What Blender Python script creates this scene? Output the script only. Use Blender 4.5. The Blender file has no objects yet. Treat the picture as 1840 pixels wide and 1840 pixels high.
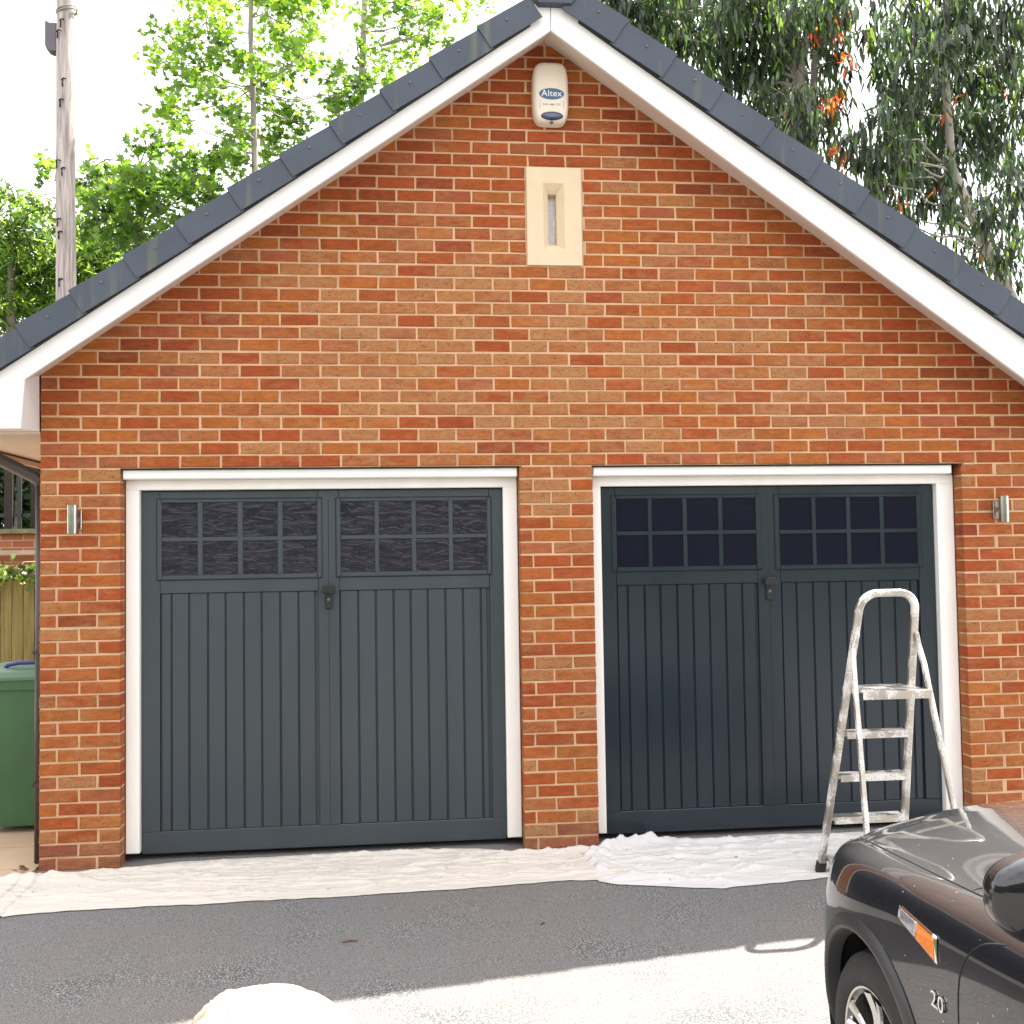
import bpy, bmesh, math, random
import numpy as np
from mathutils import Vector, Matrix, Euler, noise

random.seed(7); rng = np.random.default_rng(11)
S = bpy.context.scene
COL = S.collection

# ------------------------------------------------------------------ camera
FPX = 1850.0; YAW, PITCH, ROLL = 0.10200, 0.040824, -0.015045
CAM = Vector((2.06037, -6.04563, 1.72991))
fwd = Vector((math.sin(YAW)*math.cos(PITCH), math.cos(YAW)*math.cos(PITCH), math.sin(PITCH)))
rt0 = Vector((math.cos(YAW), -math.sin(YAW), 0)); up0 = rt0.cross(fwd)
rt = rt0*math.cos(ROLL)+up0*math.sin(ROLL); upv = up0*math.cos(ROLL)-rt0*math.sin(ROLL)
cd = bpy.data.cameras.new('camera'); cam = bpy.data.objects.new('camera', cd); COL.objects.link(cam)
cd.sensor_width = 36; cd.lens = 36*FPX/1840; cd.clip_end = 2000; cd.clip_start = 0.05
m = Matrix((rt, upv, -fwd)).transposed().to_4x4(); m.translation = CAM; cam.matrix_world = m
S.camera = cam

def at_y(u, v, y):
    """measured photo direction (photo pixels) met with the vertical plane y"""
    d = fwd*FPX + rt*(u-920) - upv*(v-920); t = (y-CAM.y)/d.y
    return CAM + d*t

# ------------------------------------------------------------------ light
SA, SB = 0.53, 0.336                      # direction to the sun = (SA, SB, 1)
el = math.atan(1/math.hypot(SA, SB)); az = math.atan2(SA, SB)
w = bpy.data.worlds.new('World'); S.world = w; w.use_nodes = True
nt = w.node_tree; bg = nt.nodes['Background']
sky = nt.nodes.new('ShaderNodeTexSky'); sky.sky_type = 'NISHITA'; sky.sun_disc = False
sky.sun_elevation = el; sky.sun_rotation = az; sky.air_density = 1.0; sky.dust_density = 3.0; sky.ozone_density = 1.0
geo = nt.nodes.new('ShaderNodeTexCoord'); mp = nt.nodes.new('ShaderNodeMapping'); mp.inputs['Scale'].default_value = (1.2, 1.2, 2.6)
cl = nt.nodes.new('ShaderNodeTexNoise'); cl.inputs['Scale'].default_value = 1.6; cl.inputs['Detail'].default_value = 7; cl.inputs['Roughness'].default_value = .55
crp = nt.nodes.new('ShaderNodeValToRGB'); crp.color_ramp.elements[0].position = .28; crp.color_ramp.elements[1].position = .52
crp.color_ramp.elements[0].color = (.35, .35, .35, 1); crp.color_ramp.elements[1].color = (1, 1, 1, 1)
mx = nt.nodes.new('ShaderNodeMix'); mx.data_type = 'RGBA'
nt.links.new(geo.outputs['Generated'], mp.inputs['Vector']); nt.links.new(mp.outputs[0], cl.inputs['Vector'])
nt.links.new(cl.outputs['Fac'], crp.inputs['Fac']); nt.links.new(crp.outputs['Color'], mx.inputs[0])
nt.links.new(sky.outputs['Color'], mx.inputs[6]); mx.inputs[7].default_value = (10.0, 9.9, 10.2, 1)
nt.links.new(mx.outputs[2], bg.inputs['Color']); bg.inputs['Strength'].default_value = 0.072
sd = bpy.data.lights.new('sun', 'SUN'); sun = bpy.data.objects.new('sun', sd); COL.objects.link(sun)
sd.energy = 5.0; sd.angle = math.radians(.55); sd.color = (1, .955, .88)
sun.rotation_euler = Vector((SA, SB, 1)).to_track_quat('Z', 'Y').to_euler()
sun.location = (6, 4, 12)
S.view_settings.view_transform = 'Standard'; S.view_settings.look = 'None'
S.view_settings.exposure = 1.92; S.view_settings.gamma = 1
S.render.engine = 'CYCLES'
S.cycles.max_bounces = 8; S.cycles.diffuse_bounces = 4; S.cycles.glossy_bounces = 4; S.cycles.transmission_bounces = 6; S.cycles.transparent_max_bounces = 8

# ------------------------------------------------------------------ helpers
class MB:
    def __init__(s): s.v = []; s.f = []; s.m = []; s.sm = []
    def add(s, vs, fs, mi=0, smooth=False):
        o = len(s.v); s.v += [tuple(p) for p in vs]
        for f in fs: s.f.append([i+o for i in f]); s.m.append(mi); s.sm.append(smooth)
    def box(s, x0, x1, y0, y1, z0, z1, mi=0, ch=0.0):
        if ch <= 0:
            vs = [(x, y, z) for x in (x0, x1) for y in (y0, y1) for z in (z0, z1)]
            s.add(vs, [(0, 1, 3, 2), (4, 6, 7, 5), (0, 4, 5, 1), (2, 3, 7, 6), (0, 2, 6, 4), (1, 5, 7, 3)], mi)
        else:   # chamfer on the front (-y) face
            c = ch
            vs = [(x0+c, y0, z0+c), (x1-c, y0, z0+c), (x1-c, y0, z1-c), (x0+c, y0, z1-c),
                  (x0, y0+c, z0), (x1, y0+c, z0), (x1, y0+c, z1), (x0, y0+c, z1),
                  (x0, y1, z0), (x1, y1, z0), (x1, y1, z1), (x0, y1, z1)]
            s.add(vs, [(0, 1, 2, 3), (0, 4, 5, 1), (1, 5, 6, 2), (2, 6, 7, 3), (3, 7, 4, 0),
                       (4, 8, 9, 5), (5, 9, 10, 6), (6, 10, 11, 7), (7, 11, 8, 4), (8, 11, 10, 9)], mi)
    def prism(s, poly, y0, y1, mi=0, axis='y'):
        n = len(poly)
        def P(a, b, c): return (a, c, b) if axis == 'y' else ((c, a, b) if axis == 'x' else (a, b, c))
        vs = [P(a, b, y0) for a, b in poly]+[P(a, b, y1) for a, b in poly]
        s.add(vs, [list(range(n))[::-1], list(range(n, 2*n))]+[(i, (i+1) % n, n+(i+1) % n, n+i) for i in range(n)], mi)
    def tube(s, path, r, n=8, mi=0, smooth=True, cap=True, r2=None, upref=None):
        """round (r) or oval (r x r2) sweep"""
        P = [Vector(p) for p in path]; R = r if hasattr(r, '__len__') else [r]*len(P)
        vs = []; fs = []; prev = None
        for i, p in enumerate(P):
            t = (P[min(i+1, len(P)-1)]-P[max(i-1, 0)]).normalized()
            if upref is not None: a = Vector(upref); a = (a-t*a.dot(t)).normalized()
            elif prev is None:
                a = t.orthogonal().normalized()
            else: a = (prev-t*prev.dot(t)).normalized()
            prev = a; b = t.cross(a)
            k = (r2/r) if r2 else 1
            for j in range(n):
                an = 2*math.pi*(j+.5)/n
                vs.append(p+a*math.cos(an)*R[i]*1.0+b*math.sin(an)*R[i]*k)
        for i in range(len(P)-1):
            for j in range(n): fs.append((i*n+j, i*n+(j+1) % n, (i+1)*n+(j+1) % n, (i+1)*n+j))
        if cap: fs.append(list(range(n))[::-1]); fs.append([(len(P)-1)*n+j for j in range(n)])
        s.add(vs, fs, mi, smooth)
    def rectsweep(s, path, a, wa, wb, mi=0):
        """rectangular section: wa along the fixed direction a, wb across"""
        P = [Vector(p) for p in path]; a = Vector(a).normalized(); vs = []; fs = []
        c = min(wa, wb)*.22
        for i, p in enumerate(P):
            t = (P[min(i+1, len(P)-1)]-P[max(i-1, 0)]).normalized(); aa = (a-t*a.dot(t)).normalized(); b = t.cross(aa)
            for x, y in ((-wa/2+c, -wb/2), (wa/2-c, -wb/2), (wa/2, -wb/2+c), (wa/2, wb/2-c), (wa/2-c, wb/2), (-wa/2+c, wb/2), (-wa/2, wb/2-c), (-wa/2, -wb/2+c)):
                vs.append(p+aa*x+b*y)
        n = 8
        for i in range(len(P)-1):
            for j in range(n): fs.append((i*n+j, i*n+(j+1) % n, (i+1)*n+(j+1) % n, (i+1)*n+j))
        fs.append(list(range(n))[::-1]); fs.append([(len(P)-1)*n+j for j in range(n)])
        s.add(vs, fs, mi, False)
    def lathe(s, prof, c, ax, n=40, mi=0, smooth=True):
        """profile (distance along axis, radius)"""
        ax = Vector(ax).normalized(); a = ax.orthogonal().normalized(); b = ax.cross(a); c = Vector(c); vs = []; fs = []
        for d, r in prof:
            for j in range(n):
                an = 2*math.pi*j/n; vs.append(c+ax*d+(a*math.cos(an)+b*math.sin(an))*r)
        for i in range(len(prof)-1):
            for j in range(n): fs.append((i*n+j, i*n+(j+1) % n, (i+1)*n+(j+1) % n, (i+1)*n+j))
        s.add(vs, fs, mi, smooth); s.split = True
    def grid(s, G, mi=0, smooth=True, flip=False):
        n, k = len(G), len(G[0]); vs = [p for r in G for p in r]; fs = []
        for i in range(n-1):
            for j in range(k-1):
                q = (i*k+j, i*k+j+1, (i+1)*k+j+1, (i+1)*k+j); fs.append(q[::-1] if flip else q)
        s.add(vs, fs, mi, smooth)
    def build(s, name, mats, parent=None):
        me = bpy.data.meshes.new(name); me.from_pydata(s.v, [], s.f)
        for mm in (mats if isinstance(mats, (list, tuple)) else [mats]): me.materials.append(mm)
        me.polygons.foreach_set('material_index', s.m); me.polygons.foreach_set('use_smooth', s.sm); me.update()
        o = link(name, me, parent)
        if getattr(s, 'split', False): md = o.modifiers.new('e', 'EDGE_SPLIT'); md.split_angle = math.radians(32)
        return o
def link(name, me, parent=None):
    o = bpy.data.objects.new(name, me); COL.objects.link(o)
    if parent is not None:
        o.parent = parent
        r = parent
        while r.parent: r = r.parent
        if r is parent: o.matrix_parent_inverse = Matrix.Translation(-r.location)
    return o
def thing(name, loc, label, cat, group=None):
    o = bpy.data.objects.new(name, None); COL.objects.link(o); o.location = loc; o.empty_display_size = .1
    return tag(o, label, cat, group)
def tag(o, label, cat, group=None):
    o['label'] = label; o['category'] = cat
    if group: o['group'] = group
    return o
def lab(o, l): o['label'] = l; return o
def fix_normals(o):
    bm = bmesh.new(); bm.from_mesh(o.data); bmesh.ops.recalc_face_normals(bm, faces=bm.faces); bm.to_mesh(o.data); bm.free(); return o
def bevel(o, wdt=.004, seg=2):
    md = o.modifiers.new('b', 'BEVEL'); md.width = wdt; md.segments = seg; md.limit_method = 'ANGLE'; md.angle_limit = math.radians(40); return o

# ------------------------------------------------------------------ materials
def mat(name, col, rough=.6, metal=0, var=0.0, vscale=8, bump=0, bscale=60, stretch=None, coat=0, spec=None, var2=None, rvar=0):
    m = bpy.data.materials.new(name); m.use_nodes = True; t = m.node_tree; b = t.nodes['Principled BSDF']
    b.inputs['Base Color'].default_value = (*col, 1); b.inputs['Roughness'].default_value = rough; b.inputs['Metallic'].default_value = metal
    if spec is not None: b.inputs['Specular IOR Level'].default_value = spec
    if coat: b.inputs['Coat Weight'].default_value = coat; b.inputs['Coat Roughness'].default_value = .03
    tc = t.nodes.new('ShaderNodeTexCoord'); mp = t.nodes.new('ShaderNodeMapping'); t.links.new(tc.outputs['Object'], mp.inputs[0])
    if stretch: mp.inputs['Scale'].default_value = stretch
    if var or rvar:
        n = t.nodes.new('ShaderNodeTexNoise'); n.inputs['Scale'].default_value = vscale; n.inputs['Detail'].default_value = 6; n.inputs['Roughness'].default_value = .6
        t.links.new(mp.outputs[0], n.inputs['Vector'])
        if var:
            r = t.nodes.new('ShaderNodeValToRGB'); r.color_ramp.elements[0].position = .3; r.color_ramp.elements[1].position = .72
            c2 = var2 if var2 else tuple(c*(1-var) for c in col)
            r.color_ramp.elements[0].color = (*c2, 1); r.color_ramp.elements[1].color = (*(tuple(min(1, c*(1+var*.5)) for c in col)), 1)
            t.links.new(n.outputs['Fac'], r.inputs[0]); t.links.new(r.outputs[0], b.inputs['Base Color'])
        if rvar:
            mr = t.nodes.new('ShaderNodeMapRange'); mr.inputs['To Min'].default_value = max(.02, rough-rvar); mr.inputs['To Max'].default_value = rough+rvar
            t.links.new(n.outputs['Fac'], mr.inputs['Value']); t.links.new(mr.outputs[0], b.inputs['Roughness'])
    if bump:
        n2 = t.nodes.new('ShaderNodeTexNoise'); n2.inputs['Scale'].default_value = bscale; n2.inputs['Detail'].default_value = 5
        t.links.new(mp.outputs[0], n2.inputs['Vector'])
        bp = t.nodes.new('ShaderNodeBump'); bp.inputs['Strength'].default_value = bump; bp.inputs['Distance'].default_value = .01
        t.links.new(n2.outputs['Fac'], bp.inputs['Height']); t.links.new(bp.outputs[0], b.inputs['Normal'])
    return m

def brick_mat():
    m = bpy.data.materials.new('drag_faced_brick'); m.use_nodes = True; t = m.node_tree; b = t.nodes['Principled BSDF']; L = t.links.new
    def N(tp, **k):
        n = t.nodes.new(tp)
        for a_, v_ in k.items(): n.inputs[a_.replace('_', ' ')].default_value = v_
        return n
    def MX(mode, fac, A, B):
        n = t.nodes.new('ShaderNodeMix'); n.data_type = 'RGBA'; n.blend_type = mode
        for i, q in ((0, fac), (6, A), (7, B)):
            if isinstance(q, (int, float)): n.inputs[i].default_value = q
            elif isinstance(q, tuple): n.inputs[i].default_value = q
            else: L(q, n.inputs[i])
        return n.outputs[2]
    at = t.nodes.new('ShaderNodeAttribute'); at.attribute_name = 'bcol'
    tc = t.nodes.new('ShaderNodeTexCoord')
    gi = t.nodes.new('ShaderNodeNewGeometry'); sc = t.nodes.new('ShaderNodeVectorMath'); sc.operation = 'MULTIPLY_ADD'
    sc.inputs[1].default_value = (1, 1, 1); ri = t.nodes.new('ShaderNodeMath'); ri.operation = 'MULTIPLY'; ri.inputs[1].default_value = 37.0; L(gi.outputs['Random Per Island'], ri.inputs[0])
    L(tc.outputs['Object'], sc.inputs[0]); L(ri.outputs[0], sc.inputs[2])          # every brick gets its own piece of the noise
    mp = t.nodes.new('ShaderNodeMapping'); mp.inputs['Scale'].default_value = (1, 1, 2.6); L(sc.outputs[0], mp.inputs[0])
    n1 = N('ShaderNodeTexNoise', Scale=7, Detail=3, Roughness=.6, Distortion=.5); L(mp.outputs[0], n1.inputs['Vector'])
    n2 = N('ShaderNodeTexNoise', Scale=48, Detail=5, Roughness=.68, Distortion=1.6); L(mp.outputs[0], n2.inputs['Vector'])
    n3 = N('ShaderNodeTexNoise', Scale=16, Detail=5, Roughness=.6); L(mp.outputs[0], n3.inputs['Vector'])
    # buff factor
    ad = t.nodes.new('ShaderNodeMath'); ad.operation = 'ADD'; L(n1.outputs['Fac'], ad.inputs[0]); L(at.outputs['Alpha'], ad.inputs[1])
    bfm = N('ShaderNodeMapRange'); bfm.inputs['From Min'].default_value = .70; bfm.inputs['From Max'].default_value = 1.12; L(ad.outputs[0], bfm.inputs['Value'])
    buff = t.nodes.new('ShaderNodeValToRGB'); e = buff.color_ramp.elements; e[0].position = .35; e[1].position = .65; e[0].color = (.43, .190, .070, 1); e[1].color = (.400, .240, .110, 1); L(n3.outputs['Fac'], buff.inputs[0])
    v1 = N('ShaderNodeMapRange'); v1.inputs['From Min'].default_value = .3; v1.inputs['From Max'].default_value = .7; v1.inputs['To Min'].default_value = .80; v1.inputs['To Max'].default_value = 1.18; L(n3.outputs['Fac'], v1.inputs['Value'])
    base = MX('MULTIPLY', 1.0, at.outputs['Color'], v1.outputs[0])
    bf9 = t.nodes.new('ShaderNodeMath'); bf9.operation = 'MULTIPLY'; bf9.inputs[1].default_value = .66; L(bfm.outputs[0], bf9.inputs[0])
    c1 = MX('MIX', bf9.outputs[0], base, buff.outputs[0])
    r2 = t.nodes.new('ShaderNodeValToRGB'); r2.color_ramp.elements[0].position = .37; r2.color_ramp.elements[1].position = .47
    r2.color_ramp.elements[0].color = (.33, .27, .24, 1); r2.color_ramp.elements[1].color = (1, 1, 1, 1); L(n2.outputs['Fac'], r2.inputs[0])
    fa = N('ShaderNodeMapRange'); fa.inputs['To Min'].default_value = .50; fa.inputs['To Max'].default_value = .95; L(bfm.outputs[0], fa.inputs['Value'])
    c2 = MX('MULTIPLY', fa.outputs[0], c1, r2.outputs[0])
    # flecks of mortar left on the face
    n4 = N('ShaderNodeTexNoise', Scale=22, Detail=4, Roughness=.7); L(tc.outputs['Object'], n4.inputs['Vector'])
    r4 = t.nodes.new('ShaderNodeValToRGB'); r4.color_ramp.elements[0].position = .69; r4.color_ramp.elements[1].position = .74; r4.color_ramp.elements[0].color = (0, 0, 0, 1); r4.color_ramp.elements[1].color = (.6, .6, .6, 1); L(n4.outputs['Fac'], r4.inputs[0])
    c3 = MX('MIX', r4.outputs[0], c2, (.46, .29, .18, 1))
    L(c3, b.inputs['Base Color']); b.inputs['Roughness'].default_value = .88; b.inputs['Specular IOR Level'].default_value = .2
    bp = t.nodes.new('ShaderNodeBump'); bp.inputs['Strength'].default_value = .8; bp.inputs['Distance'].default_value = .007; L(n2.outputs['Fac'], bp.inputs['Height']); L(bp.outputs[0], b.inputs['Normal'])
    return m
M_brick = brick_mat()
M_mortar = mat('mortar', (.60, .385, .225), .95, var=.22, vscale=5, bump=.5, bscale=160)
M_upvc = mat('white_upvc', (.78, .77, .74), .38, var=.05, vscale=2.5, bump=.03, bscale=30)
M_soffit = mat('cream_soffit', (.68, .62, .54), .5, var=.06, vscale=3)
M_frame = mat('cream_painted_timber', (.87, .85, .80), .45, var=.06, vscale=7, bump=.06, bscale=50, stretch=(1, 1, .3))
M_tile = mat('slate_grey_tile', (.036, .044, .058), .62, var=.3, vscale=5, bump=.15, bscale=70, rvar=.1)
def verge_mat():
    m = mat('verge_cap_grey', (.047, .061, .082), .55, var=.2, vscale=3, bump=.08, bscale=60)
    t = m.node_tree; b = t.nodes['Principled BSDF']; L = t.links.new
    tc = t.nodes.new('ShaderNodeTexCoord'); mp = t.nodes.new('ShaderNodeMapping'); mp.inputs['Scale'].default_value = (9, 1, .9); L(tc.outputs['Object'], mp.inputs[0])
    n = t.nodes.new('ShaderNodeTexNoise'); n.inputs['Scale'].default_value = 1.3; n.inputs['Detail'].default_value = 3; L(mp.outputs[0], n.inputs['Vector'])
    r = t.nodes.new('ShaderNodeValToRGB'); r.color_ramp.elements[0].position = .60; r.color_ramp.elements[1].position = .72; r.color_ramp.elements[0].color = (0, 0, 0, 1); r.color_ramp.elements[1].color = (.5, .5, .5, 1); L(n.outputs['Fac'], r.inputs[0])
    src = b.inputs['Base Color'].links[0].from_socket
    mx = t.nodes.new('ShaderNodeMix'); mx.data_type = 'RGBA'; L(r.outputs[0], mx.inputs[0]); L(src, mx.inputs[6]); mx.inputs[7].default_value = (.13, .14, .075, 1); L(mx.outputs[2], b.inputs['Base Color'])
    return m
M_verge = verge_mat()
M_fix = mat('grey_fixing', (.10, .12, .14), .5)
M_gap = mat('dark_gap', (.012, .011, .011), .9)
M_doorL = mat('left_door_paler_tone', (.040, .051, .060), .34, var=.10, vscale=1.6, bump=.05, bscale=35, stretch=(3, 1, .5), rvar=.08)  # left door's base colour is set paler than the right's
M_doorR = mat('right_door_darker_tone', (.0155, .0240, .0330), .24, var=.12, vscale=1.6, bump=.04, bscale=35, stretch=(3, 1, .5), rvar=.07)
M_black = mat('black_plastic', (.012, .013, .015), .35)
M_steel = mat('brushed_steel', (.50, .48, .45), .22, metal=1, var=.1, vscale=20, bump=.08, bscale=90, stretch=(1, 1, .15))
M_chrome = mat('chrome', (.8, .8, .8), .08, metal=1)
M_stone = mat('cast_stone', (.66, .53, .36), .85, var=.08, vscale=5, bump=.2, bscale=180)
M_brown = mat('brown_pvc', (.045, .034, .030), .45, var=.2, vscale=9)
def hammered(name, col, sc, dist, wav):
    m = mat(name, col, .12, spec=.6); t = m.node_tree; b = t.nodes['Principled BSDF']; L = t.links.new; b.inputs['Specular IOR Level'].default_value = .3
    tc = t.nodes.new('ShaderNodeTexCoord'); mp = t.nodes.new('ShaderNodeMapping'); mp.inputs['Scale'].default_value = (1, 1, 3.1); L(tc.outputs['Object'], mp.inputs[0])
    n = t.nodes.new('ShaderNodeTexNoise'); n.inputs['Scale'].default_value = sc; n.inputs['Detail'].default_value = 2.5; n.inputs['Distortion'].default_value = wav; n.inputs['Roughness'].default_value = .45; L(mp.outputs[0], n.inputs['Vector'])
    bp = t.nodes.new('ShaderNodeBump'); bp.inputs['Strength'].default_value = 1; bp.inputs['Distance'].default_value = dist; L(n.outputs['Fac'], bp.inputs['Height']); L(bp.outputs[0], b.inputs['Normal'])
    return m
M_glassL = hammered('hammered_glass', (.022, .020, .031), 7.5, .006, 1.4)
M_glassR = hammered('dark_glass', (.008, .008, .019), 5, .0016, .6)

def asphalt_mat():
    m = bpy.data.materials.new('worn_asphalt'); m.use_nodes = True; t = m.node_tree; b = t.nodes['Principled BSDF']; L = t.links.new
    tc = t.nodes.new('ShaderNodeTexCoord')
    n1 = t.nodes.new('ShaderNodeTexNoise'); n1.inputs['Scale'].default_value = 150; n1.inputs['Detail'].default_value = 4; n1.inputs['Roughness'].default_value = .8; L(tc.outputs['Object'], n1.inputs['Vector'])
    n2 = t.nodes.new('ShaderNodeTexNoise'); n2.inputs['Scale'].default_value = 1.7; n2.inputs['Detail'].default_value = 5; L(tc.outputs['Object'], n2.inputs['Vector'])
    n3 = t.nodes.new('ShaderNodeTexNoise'); n3.inputs['Scale'].default_value = .8; n3.inputs['Detail'].default_value = 4; L(tc.outputs['Object'], n3.inputs['Vector'])
    v = t.nodes.new('ShaderNodeTexVoronoi'); v.inputs['Scale'].default_value = 110; L(tc.outputs['Object'], v.inputs['Vector'])
    r1 = t.nodes.new('ShaderNodeValToRGB'); e = r1.color_ramp.elements; e[0].position = .36; e[1].position = .64; e[0].color = (.070, .068, .069, 1); e[1].color = (.290, .280, .275, 1); L(n1.outputs['Fac'], r1.inputs[0])
    # pale worn patches where the stone shows
    r2 = t.nodes.new('ShaderNodeMapRange'); r2.inputs['From Min'].default_value = .48; r2.inputs['From Max'].default_value = .66; r2.inputs['To Max'].default_value = .85; L(n2.outputs['Fac'], r2.inputs['Value'])
    cr = t.nodes.new('ShaderNodeValToRGB'); cr.color_ramp.elements[0].position = .25; cr.color_ramp.elements[1].position = .5; cr.color_ramp.elements[0].color = (.42, .41, .40, 1); cr.color_ramp.elements[1].color = (.10, .10, .10, 1); L(v.outputs['Distance'], cr.inputs[0])
    mx = t.nodes.new('ShaderNodeMix'); mx.data_type = 'RGBA'; L(r2.outputs[0], mx.inputs[0]); L(r1.outputs[0], mx.inputs[6]); L(cr.outputs[0], mx.inputs[7])
    r3 = t.nodes.new('ShaderNodeValToRGB'); r3.color_ramp.elements[0].position = .35; r3.color_ramp.elements[1].position = .65; r3.color_ramp.elements[0].color = (1.05, .99, .95, 1); r3.color_ramp.elements[1].color = (.98, 1.0, 1.0, 1); L(n3.outputs['Fac'], r3.inputs[0])
    mu = t.nodes.new('ShaderNodeMix'); mu.data_type = 'RGBA'; mu.blend_type = 'MULTIPLY'; mu.inputs[0].default_value = 1; L(mx.outputs[2], mu.inputs[6]); L(r3.outputs[0], mu.inputs[7])
    L(mu.outputs[2], b.inputs['Base Color']); b.inputs['Roughness'].default_value = .9; b.inputs['Specular IOR Level'].default_value = .3
    bp = t.nodes.new('ShaderNodeBump'); bp.inputs['Strength'].default_value = .8; bp.inputs['Distance'].default_value = .006; L(n1.outputs['Fac'], bp.inputs['Height']); L(bp.outputs[0], b.inputs['Normal'])
    return m
M_asphalt = asphalt_mat()
M_paving = mat('buff_paving', (.50, .37, .25), .85, var=.15, vscale=2.5, bump=.2, bscale=120)
M_grass = mat('grass', (.05, .09, .02), .9, var=.4, vscale=2, bump=.6, bscale=60)
def cloth_mat(name, col, stain):
    m = mat(name, col, .92, var=.07, vscale=3, bump=.9, bscale=16, stretch=(.45, 2.6, 1))
    t = m.node_tree; b = t.nodes['Principled BSDF']; L = t.links.new
    tc = t.nodes.new('ShaderNodeTexCoord')
    n = t.nodes.new('ShaderNodeTexNoise'); n.inputs['Scale'].default_value = 26; n.inputs['Detail'].default_value = 3; L(tc.outputs['Object'], n.inputs['Vector'])
    r = t.nodes.new('ShaderNodeValToRGB'); r.color_ramp.elements[0].position = .70; r.color_ramp.elements[1].position = .75; r.color_ramp.elements[0].color = (0, 0, 0, 1); r.color_ramp.elements[1].color = (.75, .75, .75, 1); L(n.outputs['Fac'], r.inputs[0])
    src = b.inputs['Base Color'].links[0].from_socket
    mx = t.nodes.new('ShaderNodeMix'); mx.data_type = 'RGBA'; L(r.outputs[0], mx.inputs[0]); L(src, mx.inputs[6]); mx.inputs[7].default_value = (*stain, 1); L(mx.outputs[2], b.inputs['Base Color'])
    return m
M_clothA = cloth_mat('cream_cotton_dust_sheet', (.60, .555, .49), (.30, .25, .22))
M_clothB = cloth_mat('white_cotton_dust_sheet', (.60, .58, .565), (.25, .22, .22))

def leafm(name, c, tr, trw=.55):
    m = bpy.data.materials.new(name); m.use_nodes = True; t = m.node_tree; L = t.links.new
    for n in list(t.nodes):
        if n.type == 'BSDF_PRINCIPLED': t.nodes.remove(n)
    out = [n for n in t.nodes if n.type == 'OUTPUT_MATERIAL'][0]
    d = t.nodes.new('ShaderNodeBsdfDiffuse'); tr_ = t.nodes.new('ShaderNodeBsdfTranslucent'); g = t.nodes.new('ShaderNodeBsdfGlossy'); g.inputs['Roughness'].default_value = .35
    gi = t.nodes.new('ShaderNodeNewGeometry')
    hv = t.nodes.new('ShaderNodeHueSaturation'); mr = t.nodes.new('ShaderNodeMapRange'); mr.inputs['To Min'].default_value = .6; mr.inputs['To Max'].default_value = 1.35
    L(gi.outputs['Random Per Island'], mr.inputs['Value']); L(mr.outputs[0], hv.inputs['Value']); hv.inputs['Color'].default_value = (*c, 1); L(hv.outputs[0], d.inputs['Color'])
    tr_.inputs['Color'].default_value = (*tr, 1)
    mx = t.nodes.new('ShaderNodeMixShader'); mx.inputs[0].default_value = trw; L(d.outputs[0], mx.inputs[1]); L(tr_.outputs[0], mx.inputs[2])
    m2 = t.nodes.new('ShaderNodeMixShader'); m2.inputs[0].default_value = .06; L(mx.outputs[0], m2.inputs[1]); L(g.outputs[0], m2.inputs[2]); L(m2.outputs[0], out.inputs['Surface'])
    return m
M_bark = mat('grey_bark', (.20, .17, .13), .9, var=.4, vscale=9, bump=.6, bscale=40, stretch=(1, 1, .3))
M_bark2 = mat('pale_smooth_bark', (.33, .29, .25), .8, var=.45, vscale=3, bump=.3, bscale=20, stretch=(1, 1, .35))

# ------------------------------------------------------------------ setting
def gz(y): return 0.0 if y >= -.3 else max(-.031*(-y-.3), -.31)
mb = MB()
ys = [400, 60, 20, 6, 2, -.3, -1, -2, -3, -4, -6, -8, -10.3, -20, -60, -300]
xs = [-400, -60, -20, -6, -1.2, 0, 2, 4, 6.5, 20, 60, 400]
mb.grid([[(x, y, gz(y)) for x in xs] for y in ys], flip=False)
g = mb.build('driveway', M_asphalt); fix_normals(g); g['kind'] = 'structure'
if g.data.polygons[0].normal.z < 0: g.data.flip_normals()
# buff paving beside and behind the garage, slab joints as real gaps
mb = MB(); random.seed(3)
for i in range(-9, 1):
    for j in range(-1, 12):
        x0 = i*.6-.02+(.0); y0 = j*.45-.42
        if i == 0: continue
        mb.box(x0+.004, x0+.596, y0+.004, y0+.446, -.02, .016+random.uniform(-.001, .001))
p = mb.build('paved_path', M_paving); p['kind'] = 'structure'
p.location = (.0, 0, 0)
mb = MB(); mb.grid([[(-60, y, .03), (60, y, .03)] for y in (60, 6.6)]); gr = mb.build('lawn', M_grass); fix_normals(gr); gr['kind'] = 'structure'
if gr.data.polygons[0].normal.z < 0: gr.data.flip_normals()

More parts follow.
